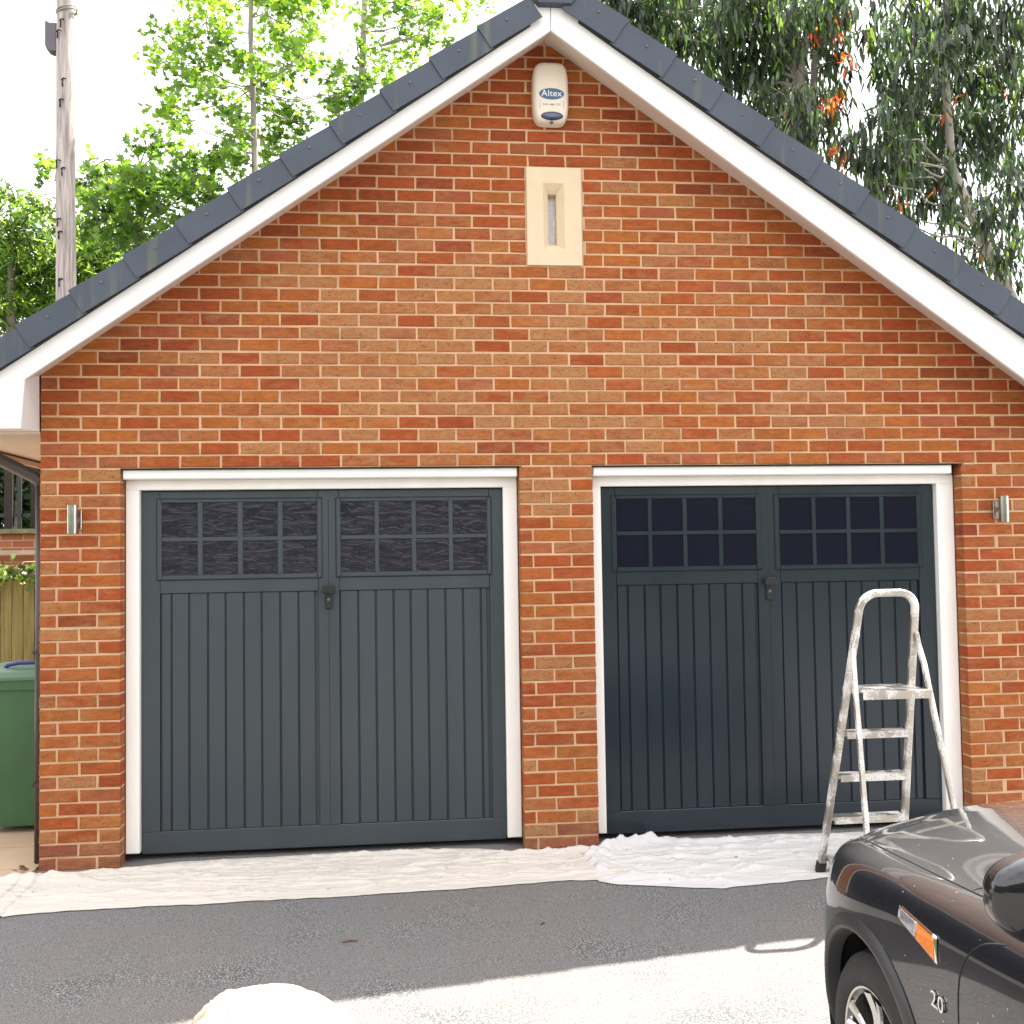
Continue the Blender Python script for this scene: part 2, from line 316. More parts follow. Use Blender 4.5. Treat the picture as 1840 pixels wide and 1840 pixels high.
# ------------------------------------------------------------------ garage
GX1 = 5.92; APX = 2.915
G = thing('garage', (APX, 0, 0), 'red brick double garage with a gable roof, two dark doors and white bargeboards', 'garage')
XJ = [0.095, 0.318, 0.542, 0.768, 0.996, 1.224, 1.451, 1.679, 1.907, 2.132, 2.356, 2.579, 2.802, 3.031, 3.254, 3.482, 3.708, 3.936, 4.164, 4.391, 4.628, 4.867, 5.106, 5.345, 5.579, 5.809]
XO = [.2175]+[(XJ[i]+XJ[i+1])/2 for i in range(1, len(XJ)-1)]+[5.70]
OPEN = [(.44, 2.725, 2.25), (3.165, 5.48, 2.25)]
STONE = (2.785, 3.135, 3.45, 4.05)
PAL = dict(red=(.330, .078, .023), orange=(.365, .108, .029), dark=(.268, .063, .023), rose=(.335, .104, .043))
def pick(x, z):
    """brick colour by place on the wall: deep reds up under the verge, orange at the piers, buff wire-cut faces in the middle.
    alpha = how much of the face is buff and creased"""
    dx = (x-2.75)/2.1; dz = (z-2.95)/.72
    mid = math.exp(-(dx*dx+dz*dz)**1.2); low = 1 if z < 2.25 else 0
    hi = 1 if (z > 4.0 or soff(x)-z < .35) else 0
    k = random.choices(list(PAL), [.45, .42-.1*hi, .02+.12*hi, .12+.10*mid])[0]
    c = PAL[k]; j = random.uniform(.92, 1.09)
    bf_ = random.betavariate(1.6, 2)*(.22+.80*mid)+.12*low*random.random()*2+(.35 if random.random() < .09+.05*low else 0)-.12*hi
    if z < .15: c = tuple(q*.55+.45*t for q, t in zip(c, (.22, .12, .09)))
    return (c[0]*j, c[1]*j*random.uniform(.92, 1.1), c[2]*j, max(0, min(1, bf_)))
bv, bf, bcol = [], [], []
def brick(x0, x1, z0, z1, col):
    c = .0035; y0 = random.uniform(-.0016, .0016); J = lambda a=.0022: random.uniform(-a, a); D = .1
    o = len(bv)
    bv.extend([(x0+c+J(), y0, z0+c+J()), (x1-c+J(), y0, z0+c+J()), (x1-c+J(), y0, z1-c+J()), (x0+c+J(), y0, z1-c+J()),
               (x0+J(), y0+c, z0+J()), (x1+J(), y0+c, z0+J()), (x1+J(), y0+c, z1+J()), (x0+J(), y0+c, z1+J()),
               (x0, D, z0), (x1, D, z0), (x1, D, z1), (x0, D, z1)])
    for f in [(0, 1, 2, 3), (0, 4, 5, 1), (1, 5, 6, 2), (2, 6, 7, 3), (3, 7, 4, 0), (4, 8, 9, 5), (5, 9, 10, 6), (6, 10, 11, 7), (7, 11, 8, 4)]:
        bf.append([i+o for i in f]); bcol.append(col)
def soff(x): return 4.826-(.6985 if x < APX else .697)*abs(x-APX)
for r in range(-1, 64):
    z0 = r*.075+.0056; z1 = r*.075+.0694
    zz = random.uniform(-.0012, .0012)
    J = sorted((XJ if r % 2 == 0 else XO)+[])
    if r < 30: J = [a for a in J if all(abs(a-e) > .04 for e in (.44, 2.725, 3.165, 5.48))]
    J = [a for a in J if .05 < a < GX1-.05]
    edges = [-.005]+[a+random.uniform(-.005, .005) for a in J]+[GX1+.005]
    for a, b in zip(edges[:-1], edges[1:]):
        x0, x1 = a+.0062, b-.0062
        segs = [(x0, x1)]
        zc = (z0+z1)/2
        blocks = [(ox0, ox1) for ox0, ox1, oz in OPEN if zc < oz]
        if STONE[2]-.003 < zc < STONE[3]+.003: blocks.append((STONE[0], STONE[1]))
        for o0, o1 in blocks:
            ns = []
            for s0, s1 in segs:
                if s1 <= o0 or s0 >= o1: ns.append((s0, s1)); continue
                if s0 < o0: ns.append((s0, o0-(.001 if zc > 2.3 else 0)))
                if s1 > o1: ns.append((o1+(.001 if zc > 2.3 else 0), s1))
            segs = ns
        for s0, s1 in segs:
            if s1-s0 < .035: continue
            pk = max(soff(s0), soff(s1), soff(APX) if s0 < APX < s1 else 0)
            if z0 > pk: continue
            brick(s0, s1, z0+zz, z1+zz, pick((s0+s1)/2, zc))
nb = len(bf)
# mortar core, 4 mm behind the faces (in three pieces round the openings, butted)
mm = MB()
mm.box(.004, .438, .0045, .1005, -.3, 2.25); mm.box(2.729, 3.161, .0045, .1005, -.3, 2.25); mm.box(5.484, GX1-.004, .0045, .1005, -.3, 2.25)
def gpoly(x0, x1, z0): return [(x0, z0), (x1, z0), (x1, soff(x1)+.06)]+([(APX, soff(APX)+.06)] if x0 < APX < x1 else [])+[(x0, soff(x0)+.06)]
sx0, sx1, sz0, sz1 = 2.7955, 3.1245, 3.4535, 4.0465
mm.prism([(.004, 2.25), (sx0, 2.25), (sx0, soff(sx0)+.06), (.004, soff(.004)+.06)], .0045, .1005)
mm.prism([(sx1, 2.25), (GX1-.004, 2.25), (GX1-.004, soff(GX1)+.06), (sx1, soff(sx1)+.06)], .0045, .1005)
mm.box(sx0, sx1, .0045, .1005, 2.25, sz0)
mm.prism([(sx0, sz1), (sx1, sz1), (sx1, soff(sx1)+.06), (APX, soff(APX)+.06), (sx0, soff(sx0)+.06)], .0045, .1005)
ob = len(bv); V = bv+mm.v; F = bf+[[i+ob for i in f] for f in mm.f]
me = bpy.data.meshes.new('wall'); me.from_pydata(V, [], F); me.materials.append(M_brick); me.materials.append(M_mortar)
me.polygons.foreach_set('material_index', [0]*nb+[1]*len(mm.f))
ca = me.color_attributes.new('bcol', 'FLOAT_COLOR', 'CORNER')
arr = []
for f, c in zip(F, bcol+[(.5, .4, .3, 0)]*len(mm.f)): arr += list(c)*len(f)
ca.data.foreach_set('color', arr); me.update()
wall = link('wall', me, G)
# back structure: side walls and rear wall in the same brick (seen only from beside)
def brick_tex():
    m = bpy.data.materials.new('brick_side'); m.use_nodes = True; t = m.node_tree; b = t.nodes['Principled BSDF']; L = t.links.new
    tc = t.nodes.new('ShaderNodeTexCoord'); sp = t.nodes.new('ShaderNodeSeparateXYZ'); cb = t.nodes.new('ShaderNodeCombineXYZ'); ad = t.nodes.new('ShaderNodeMath')
    L(tc.outputs['Object'], sp.inputs[0]); L(sp.outputs[0], ad.inputs[0]); L(sp.outputs[1], ad.inputs[1]); L(ad.outputs[0], cb.inputs[0]); L(sp.outputs[2], cb.inputs[1])
    bt = t.nodes.new('ShaderNodeTexBrick'); bt.inputs['Scale'].default_value = 1; bt.inputs['Brick Width'].default_value = .225; bt.inputs['Row Height'].default_value = .075; bt.inputs['Mortar Size'].default_value = .006
    bt.inputs['Color1'].default_value = (.33, .10, .045, 1); bt.inputs['Color2'].default_value = (.38, .15, .06, 1); bt.inputs['Mortar'].default_value = (.42, .29, .20, 1); L(cb.outputs[0], bt.inputs['Vector']); L(bt.outputs['Color'], b.inputs['Base Color']); b.inputs['Roughness'].default_value = .9
    return m
M_btex = brick_tex()
mb = MB(); mb.box(0, .1, .1035, 6.2, -.3, 2.62); mb.box(GX1-.1, GX1, .1035, 6.2, -.3, 2.62)
mb.prism([(.1, -.3), (GX1-.1, -.3), (GX1-.1, 2.6), (APX, 4.6), (.1, 2.6)], 6.1, 6.2); mb.box(.1, GX1-.1, .4, 6.0, -.25, -.02)
mb.build('side_wall', M_btex, G)
# roof
RL, RR = .69, .685
def tzL(x): return 5.0-RL*(APX-x)
def tzR(x): return 5.085-RR*(x-APX)
EL, ER = -.62, 6.46
mb = MB()
mb.prism([(EL, tzL(EL)-.14), (APX, 4.86), (ER, tzR(ER)-.15), (ER, tzR(ER)-.06), (APX, 4.965), (EL, tzL(EL)-.06)], -.27, 6.4)
for side in (-1, 1):          # courses of interlocking tile, each lapping the one below
    n = 12
    for k in range(n):
        if side < 0: xa, xb = EL-.03+k*.295, EL-.03+(k+1)*.295+.02; f = tzL
        else: xa, xb = ER+.03-k*.295, ER+.03-(k+1)*.295-.02; f = tzR
        if side < 0 and xb > APX: xb = APX-.02
        if side > 0 and xb < APX: xb = APX+.02
        za = f(xa)-.055; zb = f(xb)-.06
        mb.prism([(xa, za), (xa, za+.03), (xb, zb+.008), (xb, zb-.01)] if side < 0 else [(xa, za), (xb, zb-.01), (xb, zb+.008), (xa, za+.03)], -.262, 6.42)
roof = mb.build('roof', M_tile, G); fix_normals(roof)
mb = MB(); mb.tube([(APX+.01, -.25, 4.98), (APX+.01, 6.4, 4.98)], .11, 12, r2=.11); mb.build('ridge', M_tile, roof)
def cap_unit(xa, xb, f, hh, name='verge_cap'):
    """dry-verge cap: xa = lower end, xb = upper end"""
    s = 1 if xb > xa else -1
    mb = MB(); st = .016
    A, B = xa-s*.0, xb+s*.02
    zta, ztb = f(A)+st, f(B)-.004
    sl = (f(xb)-f(xa))/(xb-xa)
    nx, nz = -sl, 1.0; ln = math.hypot(nx, nz); nx /= ln; nz /= ln   # outward normal of the slope
    H = hh*nz
    ta = (A+nx*0, zta); tb = (B, ztb)
    ba = (A-nx*(H+.004), zta-nz*(H+.012)); bb = (B-nx*H, ztb-nz*H)
    y0a, y0b = -.347, -.337
    vs = []
    for (x, z), y in ((ta, y0a), (tb, y0b), (bb, y0b), (ba, y0a)): vs.append((x, y, z))
    for (x, z), y in ((ta, y0a+.009), (tb, y0b+.009), (bb, y0b+.009), (ba, y0a+.009)): vs.append((x, y, z))
    mb.add(vs, [(0, 1, 2, 3), (7, 6, 5, 4), (0, 4, 5, 1), (1, 5, 6, 2), (2, 6, 7, 3), (3, 7, 4, 0)])
    # top return lying on the tiles, and bottom lip
    t2 = [(ta[0], y0a+.009, ta[1]), (tb[0], y0b+.009, tb[1]), (tb[0], -.262, tb[1]), (ta[0], -.262, ta[1])]
    t3 = [(x-nx*.01, y, z-nz*.01) for x, y, z in t2]
    mb.add(t2+t3, [(0, 1, 2, 3), (7, 6, 5, 4), (0, 4, 5, 1), (1, 5, 6, 2), (2, 6, 7, 3), (3, 7, 4, 0)])
    # round fixing dimple
    cx, cz = A*.52+B*.48-nx*H*.38, (zta*.52+ztb*.48)-nz*H*.38
    mb.lathe([(0, .0001), (0, .006), (.004, .008)], (cx, -.349, cz), (0, 1, 0), 10, 1)
    o = mb.build(name, [M_verge, M_fix], roof); fix_normals(o); bevel(o, .0025, 2); return o
jl = [-.575, -.295, -.015, .258, .539, .815, 1.095, 1.376, 1.65, 1.932, 2.211, 2.486, 2.765]
jr = [3.085, 3.363, 3.645, 3.92, 4.215, 4.501, 4.78, 5.064, 5.351, 5.638, 5.92, 6.2, 6.46]
for a, b in zip(jl[:-1], jl[1:]): cap_unit(a, b, tzL, .164)
for a, b in zip(jr[:-1], jr[1:]): cap_unit(b, a, tzR, .192)
mb = MB(); mb.prism([(2.842, 4.868), (3.03, 4.868), (3.11, 4.985), (3.0, 5.10), (2.87, 5.10), (2.755, 4.975)], -.352, -.25)
o = mb.build('ridge_end_cap', M_verge, roof); fix_normals(o); bevel(o, .006, 2)
# near-black strip that paints in the shadow gap under the caps
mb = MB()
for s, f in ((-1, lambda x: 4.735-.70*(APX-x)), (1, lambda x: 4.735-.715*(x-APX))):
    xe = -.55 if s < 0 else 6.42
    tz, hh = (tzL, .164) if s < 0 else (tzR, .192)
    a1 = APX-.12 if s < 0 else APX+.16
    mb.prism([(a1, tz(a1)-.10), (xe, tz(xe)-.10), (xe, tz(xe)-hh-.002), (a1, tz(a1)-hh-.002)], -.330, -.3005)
mb.build('shadow_gap_strip', M_gap, roof)
# bargeboards with boxed ends
for s in (-1, 1):
    k = .70 if s < 0 else .715; f = lambda x: 4.735-k*abs(x-APX)
    xi = .021 if s < 0 else 5.90; xb = .002 if s < 0 else 5.92; xe = -.57 if s < 0 else 6.40
    hi = .25 if s < 0 else .30; zb = 2.443; a0 = APX+s*.0012
    mb = MB(); mb.prism([(a0, f(a0)), (xi, f(xi)), (xb, zb), (xe, zb), (xe, (tzL if s < 0 else tzR)(xe)-.08), (a0, 4.735+.215)], -.300, -.276)
    o = mb.build('bargeboard', M_upvc, G); fix_normals(o); bevel(o, .004, 2)
    mb = MB()    # boxed eaves end return
    x1, x2 = (xi-.003, -.002) if s < 0 else (xi+.003, GX1+.002)
    z1 = f(xi)-.002
    fr = [(x1, -.2755, z1), (xb, -.2755, zb), (xe, -.2755, zb), (xe, -.2755, z1+.3)]
    if s < 0: bk = [(x2-.003, -.001, z1+.085), (x2, -.001, zb+.02), (xe, -.001, zb+.02), (xe, -.001, z1+.3)]
    else: bk = [(x2+.003, -.001, z1+.085), (x2, -.001, zb+.02), (xe, -.001, zb+.02), (xe, -.001, z1+.3)]
    mb.add(fr+bk, [(0, 1, 2, 3), (7, 6, 5, 4), (0, 4, 5, 1), (1, 5, 6, 2), (2, 6, 7, 3), (3, 7, 4, 0)])
    o = mb.build('boxed_eaves', M_upvc, G); fix_normals(o)
    # sloping soffit of the gable overhang, in two boards with a hairline joint
    sk = .70 if s < 0 else .687
    cuts = [APX+s*.001, APX+s*1.75, (-.02 if s < 0 else 5.94)]
    mb = MB()
    for c0, c1 in zip(cuts[:-1], cuts[1:]):
        c1i = c1-s*.0015
        P = [(c0, -.2755, f(c0)+.012), (c1i, -.2755, f(c1i)+.012), (c1i, .02, soff(c1i)), (c0, .02, soff(c0))]
        Q = [(x, y, z+.012) for x, y, z in P]
        mb.add(P+Q, [(0, 1, 2, 3), (7, 6, 5, 4), (0, 4, 5, 1), (1, 5, 6, 2), (2, 6, 7, 3), (3, 7, 4, 0)])
    o = mb.build('gable_soffit', M_soffit, G); fix_normals(o)
    # side eaves: flat soffit, fascia, gutter
    xf = -.60 if s < 0 else 6.44
    xw = -.002 if s < 0 else GX1+.002
    mb = MB(); mb.box(min(xw, xf+s*-.02), max(xw, xf-s*.02), .002, 6.3, 2.452, 2.462); mb.build('eaves_soffit', M_soffit, G)
    mb = MB(); mb.box(xf-.01, xf+.01, -.27, 6.35, 2.405, 2.60); mb.build('fascia', M_soffit, G)
    mb = MB(); gx = xf+s*.07
    prof = [(gx+math.cos(a)*.056, 2.565+math.sin(a)*.056) for a in [math.pi+i*math.pi/8 for i in range(9)]]+[(gx+math.cos(a)*.052, 2.565+math.sin(a)*.052) for a in [2*math.pi-i*math.pi/8 for i in range(9)]]
    mb.prism(prof, -.26, 6.35); o = mb.build('gutter', M_brown, G); fix_normals(o)
# brown downpipe with its swan neck at the left corner
mb = MB(); R_ = .033
mb.tube([(-.036, .135, 0.02), (-.036, .135, 2.17)], R_, 14)
mb.tube([(-.036, .135, 2.165), (-.046, .135, 2.195), (-.075, .135, 2.215), (-.61, .135, 2.50), (-.655, .135, 2.52)], .036, 14)
mb.box(-.074, .0, .10, .17, 1.2, 1.22); mb.box(-.074, .0, .10, .17, .45, .47)
mb.build('downpipe', M_brown, G)

# doors -------------------------------------------------------------
def door(x0, x1, zb, wins, panes_x, planks, gx, fo, fi, paint, glass, lockx, label):
    fx0, fx1 = fo; ix0, ix1 = fi
    fr = MB()
    fr.box(fx0, ix0, .095, .165, .052, 2.132, ch=.004); fr.box(ix1, fx1, .095, .165, .052, 2.132, ch=.004)
    fr.box(fx0, fx1, .0952, .165, 2.132, 2.1895, ch=.004)
    fr.box(fx0+.002, fx1-(.004 if x0 < 2 else .045), .022, .165, 2.190, 2.2445, ch=.006)
    F_ = fr.build('door_frame', M_frame, G)
    li = MB(); li.box(fx0-.004, fx1+.02, -.0040, .09, 2.2470, 2.2500); li.build('lintel_plate', M_gap, F_)
    D = MB(); yb, yf = .158, .138
    D.box(x0, x1, yb, yb+.03, zb, 2.127)                      # backing
    W = wins; P = planks
    z_r0, z_r1 = P[0][2], P[0][3]
    # stiles and rails
    D.box(x0, P[0][0], yf, yb, z_r0+.0005, 2.126, ch=.002)
    D.box(P[1][1], x1, yf, yb, z_r0+.0005, 2.126, ch=.002)
    D.box(P[0][1], P[1][0], yf, yb, z_r0+.0005, 2.126, ch=.002)
    D.box(x0, x1, yf+.0006, yb, zb, z_r0, ch=.003)
    for i in (0, 1):
        D.box(P[i][0]+.001, P[i][1]-.001, yf+.0006, yb, z_r1, W[i][2], ch=.003)
        D.box(P[i][0]+.001, P[i][1]-.001, yf+.0006, yb, W[i][3], 2.1255, ch=.002)
        ed = [P[i][0]]+gx[i]+[P[i][1]]
        ed = sorted(set(ed))
        for a, b in zip(ed[:-1], ed[1:]):
            if b-a < .012: continue
            if b-a > .03:
                D.box(a+.0085, b-.0015, yf+.0065, yb, z_r0+.001, z_r1-.001, ch=.003)   # board
                D.box(a+.0015, a+.0065, yf+.0090, yb, z_r0+.001, z_r1-.001, ch=.002)  # bead
    xc = (P[0][1]+P[1][0])/2
    d = D.build('garage_door', paint, G); lab(d, label)
    cg = MB(); cg.box(xc-.0015, xc+.0015, yf-.0006, yf+.001, z_r0, 2.07); cg.build('centre_joint', M_gap, d)
    for i in (0, 1):
        wx0, wx1, wz0, wz1 = W[i]; f = MB()
        y0 = yf-.010
        gl = MB(); gl.box(wx0+.01, wx1-.01, yf-.0005, yf+.004, wz0+.01, wz1-.01)
        px = panes_x[i]; zs = [wz0+.027, (wz0+wz1)/2-.009, (wz0+wz1)/2+.009, wz1-.022]
        # outer frame members, butted
        f.box(wx0, px[0][0], y0, yf+.003, wz0, wz1, ch=.005); f.box(px[-1][1], wx1, y0, yf+.003, wz0, wz1, ch=.005)
        f.box(px[0][0], px[-1][1], y0+.0004, yf+.003, wz0, zs[0], ch=.005); f.box(px[0][0], px[-1][1], y0+.0004, yf+.003, zs[3], wz1, ch=.005)
        f.box(px[0][0], px[-1][1], y0+.0010, yf+.003, zs[1]-.003, zs[2]+.003, ch=.0025)
        for a, b in zip(px[:-1], px[1:]):
            for q0, q1 in ((zs[0], zs[1]), (zs[2], zs[3])): f.box(a[1]-.003, b[0]+.003, y0+.0016, yf+.003, q0-.0025, q1+.0025, ch=.0025)
        wf = f.build('window_frame', paint, d); gl.build('glass', glass, d)
        sg = MB(); t_ = .004
        sg.box(wx0-t_, wx0, yf-.0008, yf+.001, wz0-t_, wz1+t_); sg.box(wx1, wx1+t_, yf-.0008, yf+.001, wz0-t_, wz1+t_)
        sg.box(wx0, wx1, yf-.0008, yf+.001, wz0-t_, wz0); sg.box(wx0, wx1, yf-.0008, yf+.001, wz1, wz1+t_)
        sg.build('window_seal', M_gap, d)
    # T handle lock: hooded knob over an escutcheon with a steel key barrel
    k = MB(); lx, lz = lockx
    k.prism([(lx-.034, lz-.012), (lx+.034, lz-.012), (lx+.040, lz+.004), (lx+.036, lz+.022), (lx+.022, lz+.036), (lx-.022, lz+.036), (lx-.036, lz+.022), (lx-.040, lz+.004)], yf-.050, yf-.028)
    k.box(lx-.012, lx+.012, yf-.03, yf, lz-.004, lz+.018)
    k.box(lx-.021, lx+.021, yf-.014, yf-.0008, lz-.104, lz-.006, ch=.003)
    k.box(lx-.016, lx+.016, yf-.018, yf-.014, lz-.10, lz-.09)
    h = k.build('lock_handle', M_black, d); fix_normals(h); bevel(h, .003, 2)
    k = MB(); k.lathe([(0, .0001), (0, .0085), (.008, .0095)], (lx, yf-.0185, lz-.05), (0, 1, 0), 20); k.box(lx-.001, lx+.001, yf-.0192, yf-.017, lz-.056, lz-.044, 1)
    k.build('key_barrel', [M_chrome, M_gap], d)
    return d
pL = [[(.636, .845), (.867, 1.074), (1.097, 1.305), (1.328, 1.531)], [(1.668, 1.872), (1.892, 2.092), (2.112, 2.312), (2.332, 2.540)]]
pR = [[(3.330, 3.530), (3.548, 3.748), (3.768, 3.972), (3.992, 4.208)], [(4.356, 4.570), (4.588, 4.792), (4.812, 5.010), (5.030, 5.250)]]
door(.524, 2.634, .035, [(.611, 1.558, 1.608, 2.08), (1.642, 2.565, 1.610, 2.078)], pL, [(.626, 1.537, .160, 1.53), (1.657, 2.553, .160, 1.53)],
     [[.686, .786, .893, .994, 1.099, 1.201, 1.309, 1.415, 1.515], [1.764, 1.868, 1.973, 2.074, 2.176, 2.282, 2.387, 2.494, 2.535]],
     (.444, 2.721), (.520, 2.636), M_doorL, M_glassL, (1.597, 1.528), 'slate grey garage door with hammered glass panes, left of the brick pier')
door(3.236, 5.362, .035, [(3.302, 4.238, 1.612, 2.078), (4.327, 5.279, 1.608, 2.075)], pR, [(3.325, 4.216, .168, 1.53), (4.359, 5.259, .168, 1.53)],
     [[3.393, 3.497, 3.596, 3.701, 3.8, 3.903, 4.005, 4.111, 4.196], [4.458, 4.564, 4.669, 4.777, 4.879, 4.992, 5.092, 5.196, 5.245]],
     (3.169, 5.476), (3.230, 5.366), M_doorR, M_glassR, (4.282, 1.528), 'near black garage door with plain dark panes, behind the stepladder')
# cast stone slit window
mb = MB(); a0, a1, b0, b1 = 2.795, 3.125, 3.453, 4.047; c0, c1, e0, e1 = 2.894, 3.022, 3.549, 3.952; g0, g1, h0, h1 = 2.928, 2.979, 3.586, 3.897
Y = [-.010, -.010, .035, .085]
R4 = [[(a0, b0), (a1, b0), (a1, b1), (a0, b1)], [(c0, e0), (c1, e0), (c1, e1), (c0, e1)], [(g0, h0), (g1, h0), (g1, h1), (g0, h1)], [(g0, h0), (g1, h0), (g1, h1), (g0, h1)]]
vs = [(x, Y[k], z) for k in range(4) for x, z in R4[k]]+[(x, .09, z) for x, z in R4[0]]
fs = [(k*4+i, k*4+(i+1) % 4, (k+1)*4+(i+1) % 4, (k+1)*4+i) for k in range(3) for i in range(4)]+[(i, 16+i, 16+(i+1) % 4, (i+1) % 4) for i in range(4)]
mb.add(vs, fs); st = mb.build('stone_slit_window', M_stone, G); fix_normals(st)
mb = MB(); mb.box(g0-.01, g1+.01, .0855, .089, h0-.01, h1+.01)
mb.build('glass', mat('frosted_slit_glass', (.62, .58, .60), .3, var=.3, vscale=18), st)

# wall lamps, alarm ----------------------------------------------------
def lamp(x, label):
    t = thing('wall_lamp', (x, -.085, 1.88), label, 'wall lamp', 'steel wall lamps beside the garage doors')
    b = MB(); b.lathe([(.0, .0001), (.0, .024), (.002, .0285), (.0545, .0290), (.0550, .0275), (.0565, .0275), (.057, .0290), (.108, .0290), (.1085, .0275), (.1100, .0275), (.1105, .0290), (.162, .0285), (.164, .024), (.160, .022), (.150, .0001)], (x, -.085, 1.878), (0, 0, 1), 32)
    b.build('cylinder_body', M_steel, t)
    b = MB(); b.box(x-.009, x+.009, -.062, -.018, 1.945, 1.975); b.box(x-.028, x+.028, -.020, -.003, 1.905, 2.015, ch=.003); o = b.build('bracket', M_steel, t)
    b = MB(); b.lathe([(0, .0001), (0, .02)], (x, -.085, 1.8775), (0, 0, -1), 20); b.build('bulb', mat('lamp_glass', (.5, .5, .5), .2), t)
lamp(.205, 'short steel cylinder lamp on the narrow brick pier left of the doors')
lamp(5.697, 'short steel cylinder lamp on the brickwork right of the near black door')

def textmesh(body, size, loc, matl, name, parent, extr=.0006, rot=(math.pi/2, 0, 0), shear=0, spacing=1.0):
    cu = bpy.data.curves.new(name, 'FONT'); cu.body = body; cu.size = size; cu.align_x = 'CENTER'; cu.align_y = 'CENTER'; cu.extrude = extr; cu.space_character = spacing; cu.shear = shear
    to = bpy.data.objects.new(name, cu); COL.objects.link(to); bpy.context.view_layer.update()
    dg = bpy.context.evaluated_depsgraph_get(); me = bpy.data.meshes.new_from_object(to.evaluated_get(dg)); bpy.data.objects.remove(to)
    me.transform(Matrix.Translation(loc) @ Euler(rot).to_matrix().to_4x4()); me.materials.clear(); me.materials.append(matl)
    return link(name, me, parent)
M_abox = mat('alarm_ivory_plastic', (.74, .66, .53), .45, var=.06, vscale=6)
A = thing('alarm_box', (2.943, 0, 4.29), 'ivory burglar alarm box with a blue oval badge under the gable peak', 'alarm box')
# swelling lozenge front: rings
def sup(cx, cz, hw, hh, n=40, e=5, taper=.0):
    P = []
    for i in range(n):
        a = 2*math.pi*i/n; c, s_ = math.cos(a), math.sin(a)
        x = abs(c)**(2/e)*math.copysign(1, c)*hw; z = abs(s_)**(2/e)*math.copysign(1, s_)*hh
        x *= 1-taper*(abs(z/hh)**2); P.append((cx+x, cz+z))
    return P
mb = MB(); rings = [(.0, .109, .186), (-.045, .109, .186), (-.066, .104, .181), (-.078, .094, .171), (-.083, .080, .155)]
vs = []; n = 40
for y, hw, hh in rings: vs += [(x, y, z) for x, z in sup(2.943, 4.479, hw, hh, taper=.07)]
fs = [(k*n+i, k*n+(i+1) % n, (k+1)*n+(i+1) % n, (k+1)*n+i) for k in range(len(rings)-1) for i in range(n)]+[[(len(rings)-1)*n+i for i in range(n)]]
mb.add(vs, fs, 0, True); o = mb.build('casing', M_abox, A); fix_normals(o)
M_blue = mat('badge_blue', (.035, .10, .20), .4); M_lens = mat('blue_lens', (.006, .022, .085), .12, coat=1); M_white = mat('white_print', (.8, .8, .78), .5); M_ink = mat('grey_print', (.10, .10, .10), .6)
def disc(cx, cz, hw, hh, y0, y1, m_, name, e=2):
    b = MB(); b.prism(sup(cx, cz, hw, hh, 36, e), y0, y1); o = b.build(name, m_, A); fix_normals(o); return o
disc(2.945, 4.463, .075, .034, -.0855, -.080, M_blue, 'oval_badge')
textmesh('Altex', .053, (2.945, -.0862, 4.464), M_white, 'lettering', A, spacing=1.05)
textmesh('0151 448 1717', .0175, (2.945, -.0838, 4.398), M_ink, 'phone_number', A, extr=.0004)
for sx in (-.070, .070):
    for i in range(5):
        b = MB(); b.box(2.945+sx-.0022, 2.945+sx+.0022, -.0838, -.0828, 4.378+i*.0095, 4.382+i*.0095); b.build('vent_dot', M_ink, A)
b = MB(); vs = []; n = 36
for y, k in ((-.078, 1.0), (-.088, .97), (-.093, .85), (-.096, .5)): vs += [(x, y, z) for x, z in sup(2.946, 4.330, .067*k, .0245*k, n, 2)]
b.add(vs, [(k*n+i, k*n+(i+1) % n, (k+1)*n+(i+1) % n, (k+1)*n+i) for k in range(3) for i in range(n)]+[[3*n+i for i in range(n)]], 0, True)
o = b.build('lens', M_lens, A); fix_normals(o)
b = MB(); b.box(2.934, 2.952, -.083, -.060, 4.290, 4.297); b.build('screw_slot', M_ink, A)

